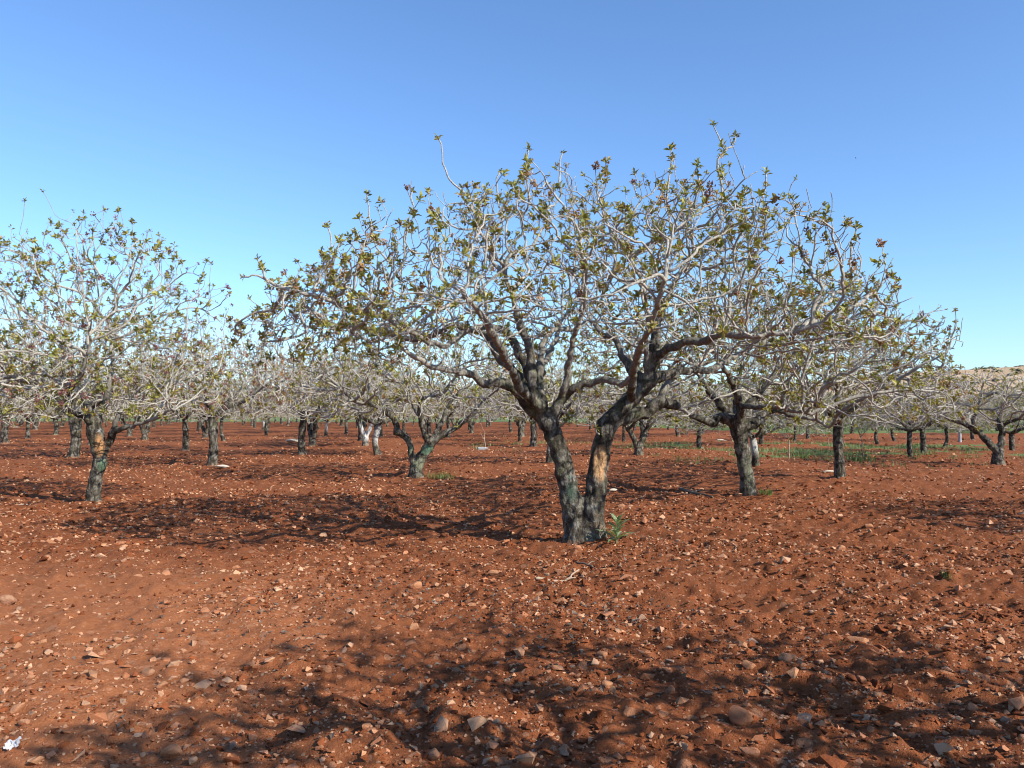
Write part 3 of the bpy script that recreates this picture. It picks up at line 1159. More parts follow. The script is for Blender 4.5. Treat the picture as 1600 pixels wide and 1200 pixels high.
def tree_behind_left():          # low V fork, left of the main trunk
    b = plant(650, 746)
    d = b.y
    L = lambda pts, **kw: px_limb(b, d, pts, **kw)
    limbs = [
        L([(650, 754, 0, .19), (650, 735, 0, .17), (652, 722, 0, .13)], root=True, g=2, w=0),
        L([(648, 732, 0, .12), (643, 712, 0, .085), (640, 695, 0, .08), (632, 680, 0, .085), (620, 676, 0, .085), (618, 660, 0, .075), (605, 645, -.2, .06), (585, 635, -.5, .045), (550, 625, -.9, .035)], g=.6),
        L([(652, 730, 0, .14), (664, 708, 0, .125), (674, 690, 0, .125), (690, 680, 0, .09), (712, 668, .1, .075), (730, 655, .2, .065), (750, 635, .3, .05), (775, 610, .5, .035)], g=.6),
        L([(670, 695, 0, .1), (665, 680, -.1, .08), (660, 665, -.1, .07), (655, 645, -.2, .055), (660, 625, -.4, .045), (690, 615, -.8, .03)], g=.4),
        L([(674, 688, 0, .09), (688, 665, .2, .07), (698, 640, .3, .06), (710, 620, .3, .05), (735, 600, .4, .035)], g=.4),
        L([(655, 655, -.1, .05), (645, 630, .4, .045), (640, 600, .9, .035)], g=.4),
    ]
    tints = [(at(668, 703, d - .15) - b, (.2, .15, .13), (0.10, 0.17, 0.115), 0.85),
             (at(642, 700, d - .1) - b, (.07, .12, .14), (0.13, 0.18, 0.12), 0.7),
             (at(655, 725, d - .15) - b, (.2, .15, .2), (0.23, 0.25, 0.16), 0.6)]
    cr = dome(0, 0, 3.2, 2.8, 2.3, 1.35, 1.5, 1.3, .85, .6)
    o = build_tree('pistachio_tree', b, limbs, cr, 31, 1700, D=0.11, tip=0.007, dk=.18, voxel=0.024, thick=.035, tuft_prob=.62, tints=tints, twigs=.4,
                   n_clusters=60)
    name_tree(o, 'pistachio tree with a low V fork and green-painted stems, left behind the main trunk')


tree_behind_left()


def tree_right_near():
    b = plant(1168, 777)
    d = b.y
    L = lambda pts, **kw: px_limb(b, d, pts, **kw)
    limbs = [
        L([(1170, 788, 0, .165), (1168, 755, 0, .138), (1163, 720, 0, .127), (1158, 690, 0, .13), (1153, 668, 0, .155)], root=True, g=2, w=0),
        L([(1150, 668, 0, .13), (1138, 655, 0, .1), (1122, 652, -.1, .085), (1115, 662, -.2, .08), (1100, 655, -.3, .07), (1080, 650, -.4, .05)], g=.9),
        L([(1148, 662, 0, .11), (1132, 640, .1, .08), (1115, 620, .2, .065), (1100, 600, .3, .055), (1085, 570, .5, .04), (1060, 540, .8, .03)], g=.4),
        L([(1155, 665, 0, .12), (1158, 640, -.2, .085), (1150, 615, -.4, .065), (1140, 590, -.7, .05), (1120, 560, -1, .035)], g=.4),
        L([(1162, 668, 0, .13), (1180, 660, 0, .09), (1195, 645, .1, .07), (1215, 640, .1, .055), (1240, 650, 0, .045), (1270, 655, -.2, .035), (1295, 668, -.3, .025)], g=.5),
        L([(1160, 664, 0, .11), (1170, 635, .3, .08), (1190, 610, .5, .06), (1215, 580, .8, .045), (1240, 550, 1.0, .03)], g=.4),
        L([(1160, 650, -.1, .07), (1165, 635, -.5, .055), (1185, 637, -.9, .05), (1215, 637, -1.2, .04), (1260, 645, -1.6, .03)], g=.5),
        L([(1155, 662, .1, .09), (1150, 635, .7, .065), (1155, 600, 1.4, .045), (1160, 560, 2, .03)], g=.4),
    ]
    tints = [(at(1172, 735, d - .17) - b, (.12, .12, .4), (0.17, 0.19, 0.12), .55)]
    cr = dome(.2, 0, 3.5, 3.0, 2.5, 1.6, 1.65, 1.3, .85, .5)
    o = build_tree('pistachio_tree', b, limbs, cr, 41, 2300, D=0.105, dk=.17, tip=0.0066, voxel=0.022, thick=.032, tuft_prob=.62, tints=tints, twigs=.4,
                   n_clusters=150, split=True)
    name_tree(o, 'pistachio tree with one stout mossy trunk standing right of the main tree')


tree_right_near()


def tree_right_second():
    b = plant(1313, 749)
    limbs = fork_limbs(8, 1.48, .118, 5, (-.03, 0), 1.0, 1.5, .03)
    limbs.append(dict(p=[(-.03, 0, 1.4), (-.2, -.5, 1.42), (-.7, -.9, 1.75), (-1.3, -1.1, 1.95)], r=[.06, .05, .04, .03], g=.5))
    cr = dome(.1, 0, 2.8, 2.7, 2.2, 1.45, 1.45, 1.15, .9, .5)
    o = build_tree('pistachio_tree', b, limbs, cr, 51, 1600, D=0.11, dk=.18, tip=0.0068, voxel=0.026, thick=.035, tuft_prob=.62, twigs=.4,
                   tints=[((.1, -.12, .75), (.08, .1, .2), (.30, .24, .13), .7)])
    name_tree(o, 'pistachio tree with a straight dark upright trunk, second to the right of the main tree')


tree_right_second()


def tree_right_leaning():
    b = plant(1560, 728)
    d = b.y
    L = lambda pts, **kw: px_limb(b, d, pts, **kw)
    limbs = [
        L([(1561, 734, 0, .19), (1559, 718, 0, .16), (1560, 706, 0, .15)], root=True, g=2, w=0),
        L([(1558, 708, 0, .13), (1545, 692, 0, .1), (1530, 677, 0, .09), (1515, 667, 0, .08), (1500, 660, 0, .065), (1485, 655, 0, .05), (1460, 640, 0, .035)], g=.6),
        L([(1560, 708, 0, .12), (1564, 690, 0, .1), (1565, 675, 0, .09), (1562, 660, 0, .075), (1566, 640, .2, .055), (1575, 620, .4, .04)], g=.6),
        L([(1535, 682, 0, .07), (1524, 668, -.1, .06), (1520, 655, -.1, .055), (1528, 640, -.2, .04)], g=.5),
        L([(1564, 664, 0, .07), (1580, 657, -.1, .06), (1610, 652, -.2, .045)], g=.5),
    ]
    cr = dome(-.3, 0, 2.9, 2.6, 1.75, 1.0, 1.35, 1.1, .85, .7)
    o = build_tree('pistachio_tree', b, limbs, cr, 61, 1400, D=0.12, tip=0.0075, voxel=0.026, thick=.04, tuft_prob=.6, twigs=.5,
                   tuft_mix={'small': .6, 'green': .25, 'mixed': .15})
    name_tree(o, 'low grey pistachio tree at the right edge, one stem leaning left from a Y fork')


tree_right_leaning()


# ---- kinds that are copied along the rows
def make_variant(seed, H, r0, n, lean, crown, n_att, tints=(), prob=.72, mix=None, spread=1.0, split_low=None, reach=1.5, curve=.2):
    limbs = fork_limbs(seed, H, r0, n, lean, spread, reach, curve)
    if split_low:
        limbs[0]['p'] = [(0, 0, -.12), (0, 0, .25), (0.02, 0, .4)]
        limbs[0]['r'] = [r0 * 1.25, r0 * 1.1, r0]
        limbs[1:1] = []
        new = [limbs[0]]
        for s in split_low:
            new.append(dict(p=[(0, 0, .32), (s * .25, .05 * s, .75), (s * .42, .05, 1.15), (s * .7, 0, 1.5), (s * 1.2, .1, 1.8)],
                            r=[r0 * .8, r0 * .7, r0 * .62, r0 * .45, r0 * .3], g=.5))
            new.append(dict(p=[(s * .4, .05, 1.1), (s * .3, -.35 * s, 1.5), (s * .5, -.8 * s, 1.8)], r=[r0 * .45, r0 * .36, r0 * .25], g=.4))
            new.append(dict(p=[(s * .4, .05, 1.1), (s * .35, .5 * s, 1.5), (s * .4, 1.0 * s, 1.8)], r=[r0 * .45, r0 * .36, r0 * .25], g=.4))
        limbs = new
    return build_tree('pistachio_tree', Vector((0, 0, 0)), limbs, crown, seed, int(n_att * .88), D=0.13, tip=0.0068, expo=2.75, di=1.0, dk=.2, thick=.045,
                      tuft_prob=prob, tuft_scale=1.12, tuft_mix=mix, twigs=.68, tints=tints, jitter=.38)


MIXG = {'small': .45, 'green': .3, 'mixed': .25}
MIXR = {'small': .4, 'red': .15, 'mixed': .25, 'brown': .2}
VAR = {
    'single': make_variant(101, 1.25, .13, 5, (.03, .02), dome(0, 0, 2.9, 2.9, 2.1, 1.35, 1.35, 1.05, .9, .7), 1250, prob=.72, mix=MIXR),
    'slim': make_variant(102, 1.2, .10, 4, (-.06, .03), dome(0, 0, 2.6, 2.6, 1.95, 1.2, 1.3, 1.0, .9, .7), 1100, prob=.72, mix=MIXG, curve=.35),
    'vfork': make_variant(103, 1.0, .155, 4, (0, 0), dome(0, 0, 2.9, 2.8, 2.1, 1.3, 1.35, 1.05, .9, .7), 1250, prob=.72, mix=MIXR, split_low=(-1, 1)),
    'thick': make_variant(104, 1.15, .155, 6, (.02, 0), dome(0, 0, 3.2, 3.1, 2.2, 1.6, 1.4, 1.1, .9, .7), 1400, prob=.72, mix=MIXG),
    'bent': make_variant(105, 1.3, .105, 4, (.16, -.05), dome(.1, 0, 2.6, 2.6, 2.0, 1.15, 1.3, 1.0, .9, .7), 1100, prob=.72, mix=MIXG, curve=.5),
    'limed': make_variant(106, 1.15, .125, 5, (.08, 0), dome(0, 0, 2.8, 2.7, 2.1, 1.3, 1.35, 1.05, .9, .7), 1150, prob=.72, mix=MIXG, curve=.45,
                          tints=[((.1, 0, .75), (.35, .35, .42), WW, .8)]),
    'limed_fork': make_variant(107, 1.0, .14, 4, (0, 0), dome(0, 0, 2.7, 2.7, 2.1, 1.3, 1.35, 1.05, .9, .7), 1150, prob=.72, mix=MIXR, split_low=(-.8, .8),
                               tints=[((0, 0, .65), (.5, .4, .45), WW, .85)]),
}
USED = set()


def copy_tree(kind, loc, rz, sc):
    src = VAR[kind]
    if kind not in USED:
        USED.add(kind)
        r = src
    else:
        r = src.copy(); COL.objects.link(r)
        for ch in src.children:
            c = ch.copy(); COL.objects.link(c); c.parent = r
    r.location = loc
    r.rotation_euler = (0, 0, rz)
    r.scale = sc if not isinstance(sc, (int, float)) else (sc, sc, sc)
    return r


MID = [  # kind, pixel of the foot, turn, size, label
    ('single', 330, 728, 1.2, 1.0, 'pistachio tree with a short straight grey trunk beside a pale stone, left middle distance'),
    ('thick', 112, 716, .4, 1.15, 'old pistachio tree with a very thick pale trunk behind the tall left tree'),
    ('single', 290, 704, 3.0, .95, 'pistachio tree with slim brown trunk left behind the short grey trunk'),
    ('single', 473, 712, 5.1, 1.0, 'pistachio tree with reddish trunk in front of the white slab'),
    ('vfork', 488, 697, 2.2, .95, 'pistachio tree half hidden behind the reddish trunk near the white slab'),
    ('limed', 594, 712, 2.4, .85, 'pistachio tree with a crooked trunk whitewashed at the top, left of the V-forked tree'),
    ('limed_fork', 571, 698, .2, .9, 'pistachio tree with two whitewashed stems forming a V, left middle distance'),
    ('limed', 860, 726, .5, .9, 'pistachio tree with whitewashed trunk seen just left of the main trunk'),
    ('vfork', 998, 712, .3, .9, 'pistachio tree with curved double trunk right behind the main tree'),
    ('single', 1094, 701, 4.0, .85, 'small pistachio tree with forked brown trunk left of the stout mossy trunk'),
    ('limed', 1179, 728, 3.6, .8, 'pistachio tree with slim whitewashed trunk peeping out behind the stout mossy trunk'),
    ('slim', 1424, 716, 1.0, .9, 'pistachio tree with a thin crooked dark trunk at right'),
    ('single', 1443, 709, 2.1, .9, 'pistachio tree with trunk sunlit pale on its right side, right middle distance'),
    ('slim', 1373, 694, .1, .9, 'pistachio tree with slim trunk right of the straight dark trunk'),
    ('bent', 1400, 689, 2.5, .85, 'small pistachio tree with bowed thin trunk near the green strip'),
    ('bent', 1473, 699, .4, .8, 'small pistachio tree with bent thin trunk left of the grey post'),
    ('thick', 1582, 705, 3.3, .75, 'pistachio tree with dark leaning trunk at the far right edge'),
    ('thick', 8, 691, 1.8, 1.2, 'old pistachio tree with broad grey trunk cut by the left frame edge'),
    ('slim', 812, 689, 2.0, .9, 'pistachio tree with slim trunk seen left beyond the main fork'),
    ('slim', 975, 690, 5.0, .85, 'pistachio tree with thin trunk beyond the main right stem'),
    ('bent', 352, 688, 3.4, .9, 'pistachio tree with thin leaning trunk behind the short grey trunk'),
    ('limed', 510, 681, 1.0, .8, 'pistachio tree with a pale whitewashed trunk far behind the white slab'),
    ('single', 700, 684, 1.9, .9, 'pistachio tree behind the right arm of the V-forked tree'),
    ('vfork', 226, 686, .9, .95, 'far pistachio tree seen between the two left trunks'),
    ('slim', 1240, 690, 3.9, .85, 'pistachio tree seen between the stout mossy and the straight dark trunk'),
    ('single', 1520, 688, 2.9, .8, 'far pistachio tree just right of the grey post'),
]
for kind, px, py, rz, sc, lab in MID:
    p = plant(px, py)
    sz = sc * (0.92 if px > 1250 else 1.0)
    name_tree(copy_tree(kind, p, rz, (sz, sz, sz * (1.18 if px < 900 else 0.95))), lab)

# trees out of frame whose crowns or shadows reach into it
OFF = [('single', 4.3, 0.3, 3.6, (1.08, 1.08, 1.18), 'pistachio tree close beside the camera at right casting the foreground shadow'),
       ('thick', 11.5, 9.6, 2.6, .95, 'pistachio tree just outside the right edge casting shadow on the stony soil'),
       ('vfork', -14.2, 18.2, 1.1, 1.1, 'pistachio tree whose grey crown reaches in at the left edge'),
       ('single', -11.3, 8.9, .5, 1.0, 'pistachio tree just outside the left edge')]
for kind, x, y, rz, sc, lab in OFF:
    PLACED.append((x, y))
    name_tree(copy_tree(kind, Vector((x, y, gl(x, y) - .02)), rz, sc), lab)

# the rows go on behind
ra, rc = Vector((3.4, 4.75)), Vector((-6.9, 4.55))
rt = random.Random(4)
far = []
for i in range(-30, 45):
    for j in range(-30, 45):
        p = Vector((0.87, 9.7)) + ra * i + rc * j
        x, y = p.x + rt.gauss(0, .5), p.y + rt.gauss(0, .5)
        if y < 36 or y > 165: continue
        if abs(x) > y * 0.70 + 4: continue
        lim = 100 if x > 10 else 150
        if min((x - a) ** 2 + (y - b) ** 2 for a, b in PLACED) < 4.2 ** 2: continue
        far.append((y, x))
far.sort()
kinds = ['single', 'slim', 'vfork', 'thick', 'bent', 'single', 'slim', 'limed']
for y, x in far[:265]:
    kd = rt.choice(kinds)
    s = rt.uniform(.8, 1.15) * (.9 if x > 12 else 1.1)
    o = copy_tree(kd, Vector((x, y, gl(x, y) - .02)), rt.uniform(0, 6.28), (s, s, s * rt.uniform(.9, 1.1)))
    px = 800 + x / y * FPX
    where = ['behind the tall left tree', 'behind the short grey trunk', 'behind the V-forked tree', 'seen through the main fork',
             'behind the stout mossy trunk', 'behind the straight dark trunk', 'below the sandy hill'][int(min(6, max(0, (px - 20) / 225)))]
    lab = ('distant grey-olive pistachio tree ' if y < 62 else 'tiny pistachio tree in the last rows ') + where
    name_tree(o, lab)
print('far trees', len(far))


# ------------------------------------------------------------------ stones
def hull_mesh(seed, n, flat=(1, .75, .5), mats=(), sub=False):
    rng = np.random.default_rng(seed)
    bm = bmesh.new()
    for _ in range(n):
        p = rng.normal(0, 1, 3); p /= np.linalg.norm(p)
        p *= rng.uniform(.82, 1.08)
        bm.verts.new((p[0] * flat[0], p[1] * flat[1], p[2] * flat[2]))
    r = bmesh.ops.convex_hull(bm, input=bm.verts)
    junk = list({g for g in r['geom_interior'] + r['geom_unused'] if isinstance(g, bmesh.types.BMVert)})
    bmesh.ops.delete(bm, geom=junk, context='VERTS')
    if sub:
        bmesh.ops.bevel(bm, geom=bm.edges[:], offset=.07, segments=1, affect='EDGES', profile=.5)
        bmesh.ops.triangulate(bm, faces=bm.faces[:])
    bmesh.ops.triangulate(bm, faces=bm.faces[:])
    bmesh.ops.recalc_face_normals(bm, faces=bm.faces[:])
    me = bpy.data.meshes.new('stone')
    bm.to_mesh(me); bm.free()
    for m in mats: me.materials.append(m)
    return me


def build_chips():
    shapes = []
    rs = np.random.default_rng(3)
    for s in range(14):
        me = hull_mesh(200 + s, 8, (1, rs.uniform(.55, .95), rs.uniform(.3, .7)))
        v = np.array([tuple(x.co) for x in me.vertices]); t = np.array([tuple(p.vertices) for p in me.polygons])
        shapes.append((v, t)); bpy.data.meshes.remove(me)
    rng = np.random.default_rng(8)
    pal = np.array([(0.52, 0.28, 0.16), (0.43, 0.19, 0.10), (0.54, 0.32, 0.195), (0.35, 0.14, 0.066), (0.42, 0.25, 0.155), (0.47, 0.23, 0.12)])
    #        size range      far limit  per m2   stone share
    bins = [(.006, .011, 6.5, 560, .5), (.011, .018, 10, 400, .5), (.018, .032, 17, 120, .55), (.030, .05, 33, 30.0, .68), (.048, .085, 60, 3.2, .8)]

    def emit(name, soil, label, cat):
        V, T, C = [], [], []
        n = 0
        for (a, b, dmax, dens, share) in bins:
            area = math.radians(76) / 2 * dmax ** 2
            m = int(area * dens * ((1 - share) if soil else share))
            rr = np.sqrt(rng.uniform(2.2 ** 2, dmax ** 2, m)); th = rng.uniform(-R(38), R(38), m)
            x, y = rr * np.sin(th), rr * np.cos(th)
            # stones lie in drifts; the trodden corner has fewer lumps of soil
            keep = rng.uniform(0, 1, m) < np.clip(.62 + 1.15 * fbm(x, y, 1.3, 3, 91) + (.0 if not soil else .15 - .6 * dry_mask(x, y)), .12, 1)
            x, y = x[keep], y[keep]
            z = ground_h(x, y)
            sz = a + (b - a) * rng.uniform(0, 1, len(x)) ** 1.8
            for i in range(len(x)):
                v, t = shapes[rng.integers(14)]
                s = sz[i] * (1.25 if soil else 1.0)
                cz, szn = math.cos(rng.uniform(0, 6.28)), 0
                an = rng.uniform(0, 6.28); ca, sa = math.cos(an), math.sin(an)
                tl = rng.normal(0, .3); ct, st = math.cos(tl), math.sin(tl)
                M = np.array([[ca, -sa, 0], [sa, ca, 0], [0, 0, 1.0]]) @ np.array([[ct, 0, st], [0, 1, 0], [-st, 0, ct]])
                V.append((v * s) @ M.T + (x[i], y[i], z[i] + s * rng.uniform(-.05, .3)))
                T.append(t + n); n += len(v)
                if soil: c = np.array((0.155, 0.046, 0.017)) * rng.uniform(.55, 1.35)
                else: c = pal[rng.integers(len(pal))] * rng.uniform(.58, .96)
                C.append(np.tile(c, (len(v), 1)))
        me = mesh_np(name, np.concatenate(V), [np.concatenate(T)], [M_CHIP if not soil else M_CLOD], smooth=False)
        set_col(me, np.concatenate(C))
        print(name, len(me.polygons))
        tag(new_obj(name, me), label, cat, kind='stuff')
    emit('stone_chips', False, 'countless small pale limestone chips strewn over the red soil', 'stones')
    emit('soil_clods', True, 'countless small crumbly clods of red soil', 'soil')


def mat_clod():
    k = NT('soil_clod')
    co = k.obj_co()
    n = k.noise(co, 60, 4, .7)
    c = k.mix(k.step(n, .4, .8), k.attr('Col'), (0.22, 0.072, 0.03))
    return k.finish(c, .95, k.bump(n, .9, .008), .1)


M_CLOD = mat_clod()
build_chips()

STONE_MESH = [hull_mesh(300 + s, 15, (1, .72 + .03 * (s % 5), .42 + .05 * (s % 6)), [M_STONE], sub=True) for s in range(16)]
BIG = [  # px, py, width px, height ratio, label
    (647, 917, 30, .62, 'orange-pink angular stone standing on edge, left of centre foreground'),
    (737, 941, 24, .55, 'flat pale stone right of the orange-pink angular stone'),
    (1229, 1036, 30, .6, 'rounded brownish boulder at right with a dark hollow beside it'),
    (1157, 1131, 36, .75, 'tall stone half in shade near the bottom right, lit on its right face'),
    (1519, 1107, 28, .6, 'orange stone near the right edge of the foreground'),
    (940, 1023, 22, .6, 'round pale stone at the shadow edge right of centre'),
    (267, 1178, 34, .8, 'large orange block at the bottom edge, left of centre'),
    (572, 1149, 20, .7, 'upright pale pink stone at the bottom centre'),
    (134, 955, 22, .5, 'pale pink flat stone in the dusty left foreground'),
    (10, 938, 26, .6, 'orange stone cut by the left frame edge'),
    (72, 871, 20, .5, 'pale boulder-like stone on the dusty soil at far left'),
    (299, 1074, 28, .45, 'flat pink stone slab beside the left shadow edge'),
    (436, 1029, 34, .4, 'wide flat stone at the edge of the foreground shadow'),
    (376, 1138, 16, .7, 'small pointed pale stone at bottom left of centre'),
    (138, 1147, 17, .35, 'oval flat cream stone in the left bottom corner'),
    (24, 1104, 28, .5, 'orange stone flake near the left bottom edge'),
    (1172, 1180, 34, .5, 'broad orange stone at the bottom right'),
    (1014, 1082, 24, .6, 'pale stone lying in the foreground shadow right of centre'),
    (1372, 1088, 18, .7, 'small orange pointed stone in the right foreground'),
    (1340, 999, 30, .35, 'long flat pale stone in the right foreground'),
    (1508, 1048, 34, .35, 'flat elongated stone near the right edge'),
    (1578, 1089, 18, .7, 'pale round stone close to the right frame edge'),
    (875, 1013, 14, .7, 'small pale upright stone left of the round pale stone'),
    (811, 1073, 14, .9, 'small upright pink stone in the middle of the shadow'),
    (1455, 1145, 18, .6, 'dull stone in the shade near the bottom right corner'),
    (675, 1175, 26, .6, 'shaded stone at the bottom edge left of centre'),
    (350, 1025, 14, .6, 'small pale stone left of the wide flat stone'),
    (1085, 880, 18, .4, 'pale flat stone in the soil right of the weed'),
    (1160, 986, 16, .5, 'cream stone left above the rounded boulder'),
    (1255, 1050, 16, .8, 'dark stone against the rounded brownish boulder'),
]
TAKEN = []


def put_stone(x, y, w, hr, i, sink=.25):
    me = STONE_MESH[i % len(STONE_MESH)]
    o = new_obj('stone', me)
    ext = max(abs(v.co.x) for v in me.vertices)
    s = w / 2 / ext
    o.scale = (s, s * random.uniform(.85, 1.1), s * hr * 1.7)
    o.rotation_euler = (random.gauss(0, .2), random.gauss(0, .25), random.uniform(-.6, .6) + (math.pi if i % 2 else 0))
    o.location = (x, y, gh(x, y) + s * hr * (.75 - sink * 2) * .6)
    TAKEN.append((x, y))
    return o


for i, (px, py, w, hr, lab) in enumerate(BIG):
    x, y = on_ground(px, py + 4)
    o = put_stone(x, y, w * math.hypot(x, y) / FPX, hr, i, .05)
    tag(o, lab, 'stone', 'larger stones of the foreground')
rs = random.Random(90)
cnt = 0
while cnt < 268:
    u = rs.random()
    r = 3.2 + 9.5 * u ** 1.3
    th = rs.uniform(-R(34), R(34))
    x, y = r * math.sin(th), r * math.cos(th)
    w = rs.uniform(.035, .075) * (1 + .10 * (r - 3))
    if any((x - a) ** 2 + (y - b) ** 2 < (w * 1.3) ** 2 for a, b in TAKEN): continue
    o = put_stone(x, y, w, rs.uniform(.35, .75), cnt * 7 + 3, .25)
    px = 800 + x / y * FPX
    side = ['by the left frame edge', 'left of centre', 'in the middle', 'right of centre', 'by the right frame edge'][int(min(4, max(0, px // 320)))]
    zone = 'at the bottom of the picture' if y < 4.3 else ('in the shadow-crossed foreground' if y < 6.2 else ('level with the bare stick' if y < 8.2 else 'level with the main trunk'))
    tag(o, 'loose limestone on red soil ' + zone + ', ' + side, 'stone', 'loose stones on the orchard soil')
    cnt += 1


# ------------------------------------------------------------------ weeds, grass, litter
def blade_arrays(rng, n, spread, h0, h1, w, lean=.5):
    V, T = [], []
    k = 0
    for _ in range(n):
        a = rng.uniform(0, 6.28); rr = spread * math.sqrt(rng.uniform())
        x, y = rr * math.cos(a), rr * math.sin(a)
        h = rng.uniform(h0, h1)
        b = rng.uniform(0, 6.28); l = h * lean * rng.uniform(.2, 1)
        wx, wy = -math.sin(b) * w / 2, math.cos(b) * w / 2
        cx, cy = math.cos(b) * l, math.sin(b) * l
        V += [(x - wx, y - wy, -.02), (x + wx, y + wy, -.02), (x + cx * .4 + wx * .8, y + cy * .4 + wy * .8, h * .6),
              (x + cx * .4 - wx * .8, y + cy * .4 - wy * .8, h * .6), (x + cx, y + cy, h)]
        T += [(k, k + 1, k + 2), (k, k + 2, k + 3), (k + 3, k + 2, k + 4)]
        k += 5
    return np.array(V), np.array(T)


def grass_stuff():
    rng = np.random.default_rng(14)
    V, T, C = [], [], []
    n = 0

    def clump(x, y, num, spread, h0, h1, w, col):
        nonlocal n
        v, t = blade_arrays(rng, num, spread, h0, h1, w)
        V.append(v + (x, y, 0)); T.append(t + n); n += len(v)
        XY.append((x, y, len(v)))
        C.append(np.tile(np.array(col) * rng.uniform(.75, 1.25), (len(v), 1)))
    XY = []
    g1, g2 = (.15, .18, .075), (.21, .20, .10)
    # strip of grass beyond the right rows and along the back
    for _ in range(2300):
        y = rng.uniform(60, 120); x = rng.uniform(-.68 * y, .68 * y)
        if y < 135 - 83 * float(smooth01(np.array((x - 2) / 20))) + 6: continue
        clump(x, y, 12, .8, .1, .32, .05, g1 if rng.random() < .75 else g2)
    # weeds between the trees on the right, in patches
    for _ in range(900):
        y = rng.normal(30, 3.5); x = rng.uniform(5, 20)
        if float(fbm(np.array([x]), np.array([y]), 2.4, 3, 8)[0]) < .02: continue
        clump(x, y, 9, .22, .05, .16, .02, g1)
    for _ in range(700):
        y = rng.normal(38, 3); x = rng.uniform(-2, 20)
        if float(fbm(np.array([x]), np.array([y]), 2.4, 3, 8)[0]) < .03: continue
        clump(x, y, 9, .25, .05, .15, .025, g1 if rng.random() < .6 else g2)
    XY = np.array(XY)
    V = np.concatenate(V)
    V[:, 2] += np.repeat(ground_h(XY[:, 0], XY[:, 1]), XY[:, 2].astype(int))
    me = mesh_np('grass', V, [np.concatenate(T)], [M_LEAF], smooth=False)
    set_col(me, np.concatenate(C))
    tag(new_obj('grass', me), 'thin green grass and weeds between and beyond the far rows', 'grass', kind='stuff')


grass_stuff()


def grass_tuft(px, py, num, spread, h, label, col=(.16, .19, .06), w=.008):
    x, y = on_ground(px, py)
    rng = np.random.default_rng(int(px))
    v, t = blade_arrays(rng, num, spread, h * .4, h, w, .7)
    me = mesh_np('grass_tuft', v, [t], [M_LEAF], smooth=False)
    set_col(me, np.tile(np.array(col), (len(v), 1)) * rng.uniform(.7, 1.3, (len(v), 1)))
    tag(new_obj('grass_tuft', me, None, (x, y, gh(x, y))), label, 'grass', 'grass tufts')


grass_tuft(688, 746, 160, .36, .20, 'low grass tuft at the foot of the V-forked tree', w=.012)
grass_tuft(1197, 778, 50, .12, .13, 'small green weed tuft at the foot of the stout mossy trunk', (.13, .2, .05), .012)
grass_tuft(1481, 906, 26, .05, .06, 'tiny green seedling in the right foreground soil', (.12, .18, .06))
grass_tuft(1345, 722, 140, .45, .25, 'dark green weed clump right of the straight dark trunk', (.08, .13, .04), .015)
grass_tuft(1250, 716, 120, .28, .14, 'flat green weed patch between the stout and the straight trunk', (.13, .18, .05), .03)


def thistle():
    """leafy grey-green weed at the foot of the main tree"""
    x, y = on_ground(962, 853)
    root = new_obj('thistle', None, None, (x, y, gh(x, y)))
    rng = np.random.default_rng(6)
    # lobed leaf
    pts = [(0, .0)]
    prof = [(.1, .02), (.2, .09), (.26, .05), (.38, .15), (.44, .07), (.56, .16), (.62, .08), (.74, .12), (.8, .06), (.92, .05)]
    vs, ts = [(0, 0, 0)], []
    for t, w in prof:
        z = .25 * t - .38 * t * t
        vs += [(-w, t, z + w * .35), (0, t, z), (w, t, z + w * .35)]
    vs.append((0, 1.03, .25 - .42))
    for i in range(len(prof) - 1):
        a = 1 + 3 * i; b = a + 3
        for k in (0, 1):
            ts += [(a + k, a + k + 1, b + k + 1), (a + k, b + k + 1, b + k)]
    ts += [(0, 2, 1), (0, 3, 2)]
    e = 1 + 3 * (len(prof) - 1)
    ts += [(e, e + 1, len(vs) - 1), (e + 1, e + 2, len(vs) - 1)]
    v = np.array(vs)
    cols = [(.20, .26, .14), (.16, .23, .10), (.24, .29, .17)]
    meshes = []
    for c in cols:
        me = mesh_np('leaf', v, [np.array(ts)], [M_LEAF], smooth=False)
        set_col(me, np.tile(np.array(c), (len(v), 1)))
        meshes.append(me)
    sv, st = [], []
    sk = Skel(); par = -1
    for k in range(5):
        par = sk.add((.01 * k, 0, -.03 + .07 * k), par, .012 - .0015 * k)
    kids = finish_radii(sk, .004, 2.4)
    a = tubes(sk, chains(sk, kids), lambda r: True, lambda r: 6)
    me = mesh_np('stem', a[0], [a[1], a[2]], [M_LEAF]); set_col(me, np.tile(np.array((.2, .24, .13)), (len(a[0]), 1)))
    new_obj('stem', me, root)
    for i in range(26):
        o = new_obj('leaf', meshes[i % 3], root)
        h = .01 + .24 * (i / 26) ** 1.2
        L = (.26 - .12 * i / 26) * rng.uniform(.8, 1.15)
        o.location = (.01 * h / .07, 0, h)
        o.rotation_euler = (rng.uniform(.05, .6) + .9 * (i / 26), rng.normal(0, .2), i * 2.4 + rng.normal(0, .2))
        o.scale = (L, L, L)
    tag(root, 'leafy grey-green thistle growing at the foot of the main twin trunk', 'weed')


thistle()


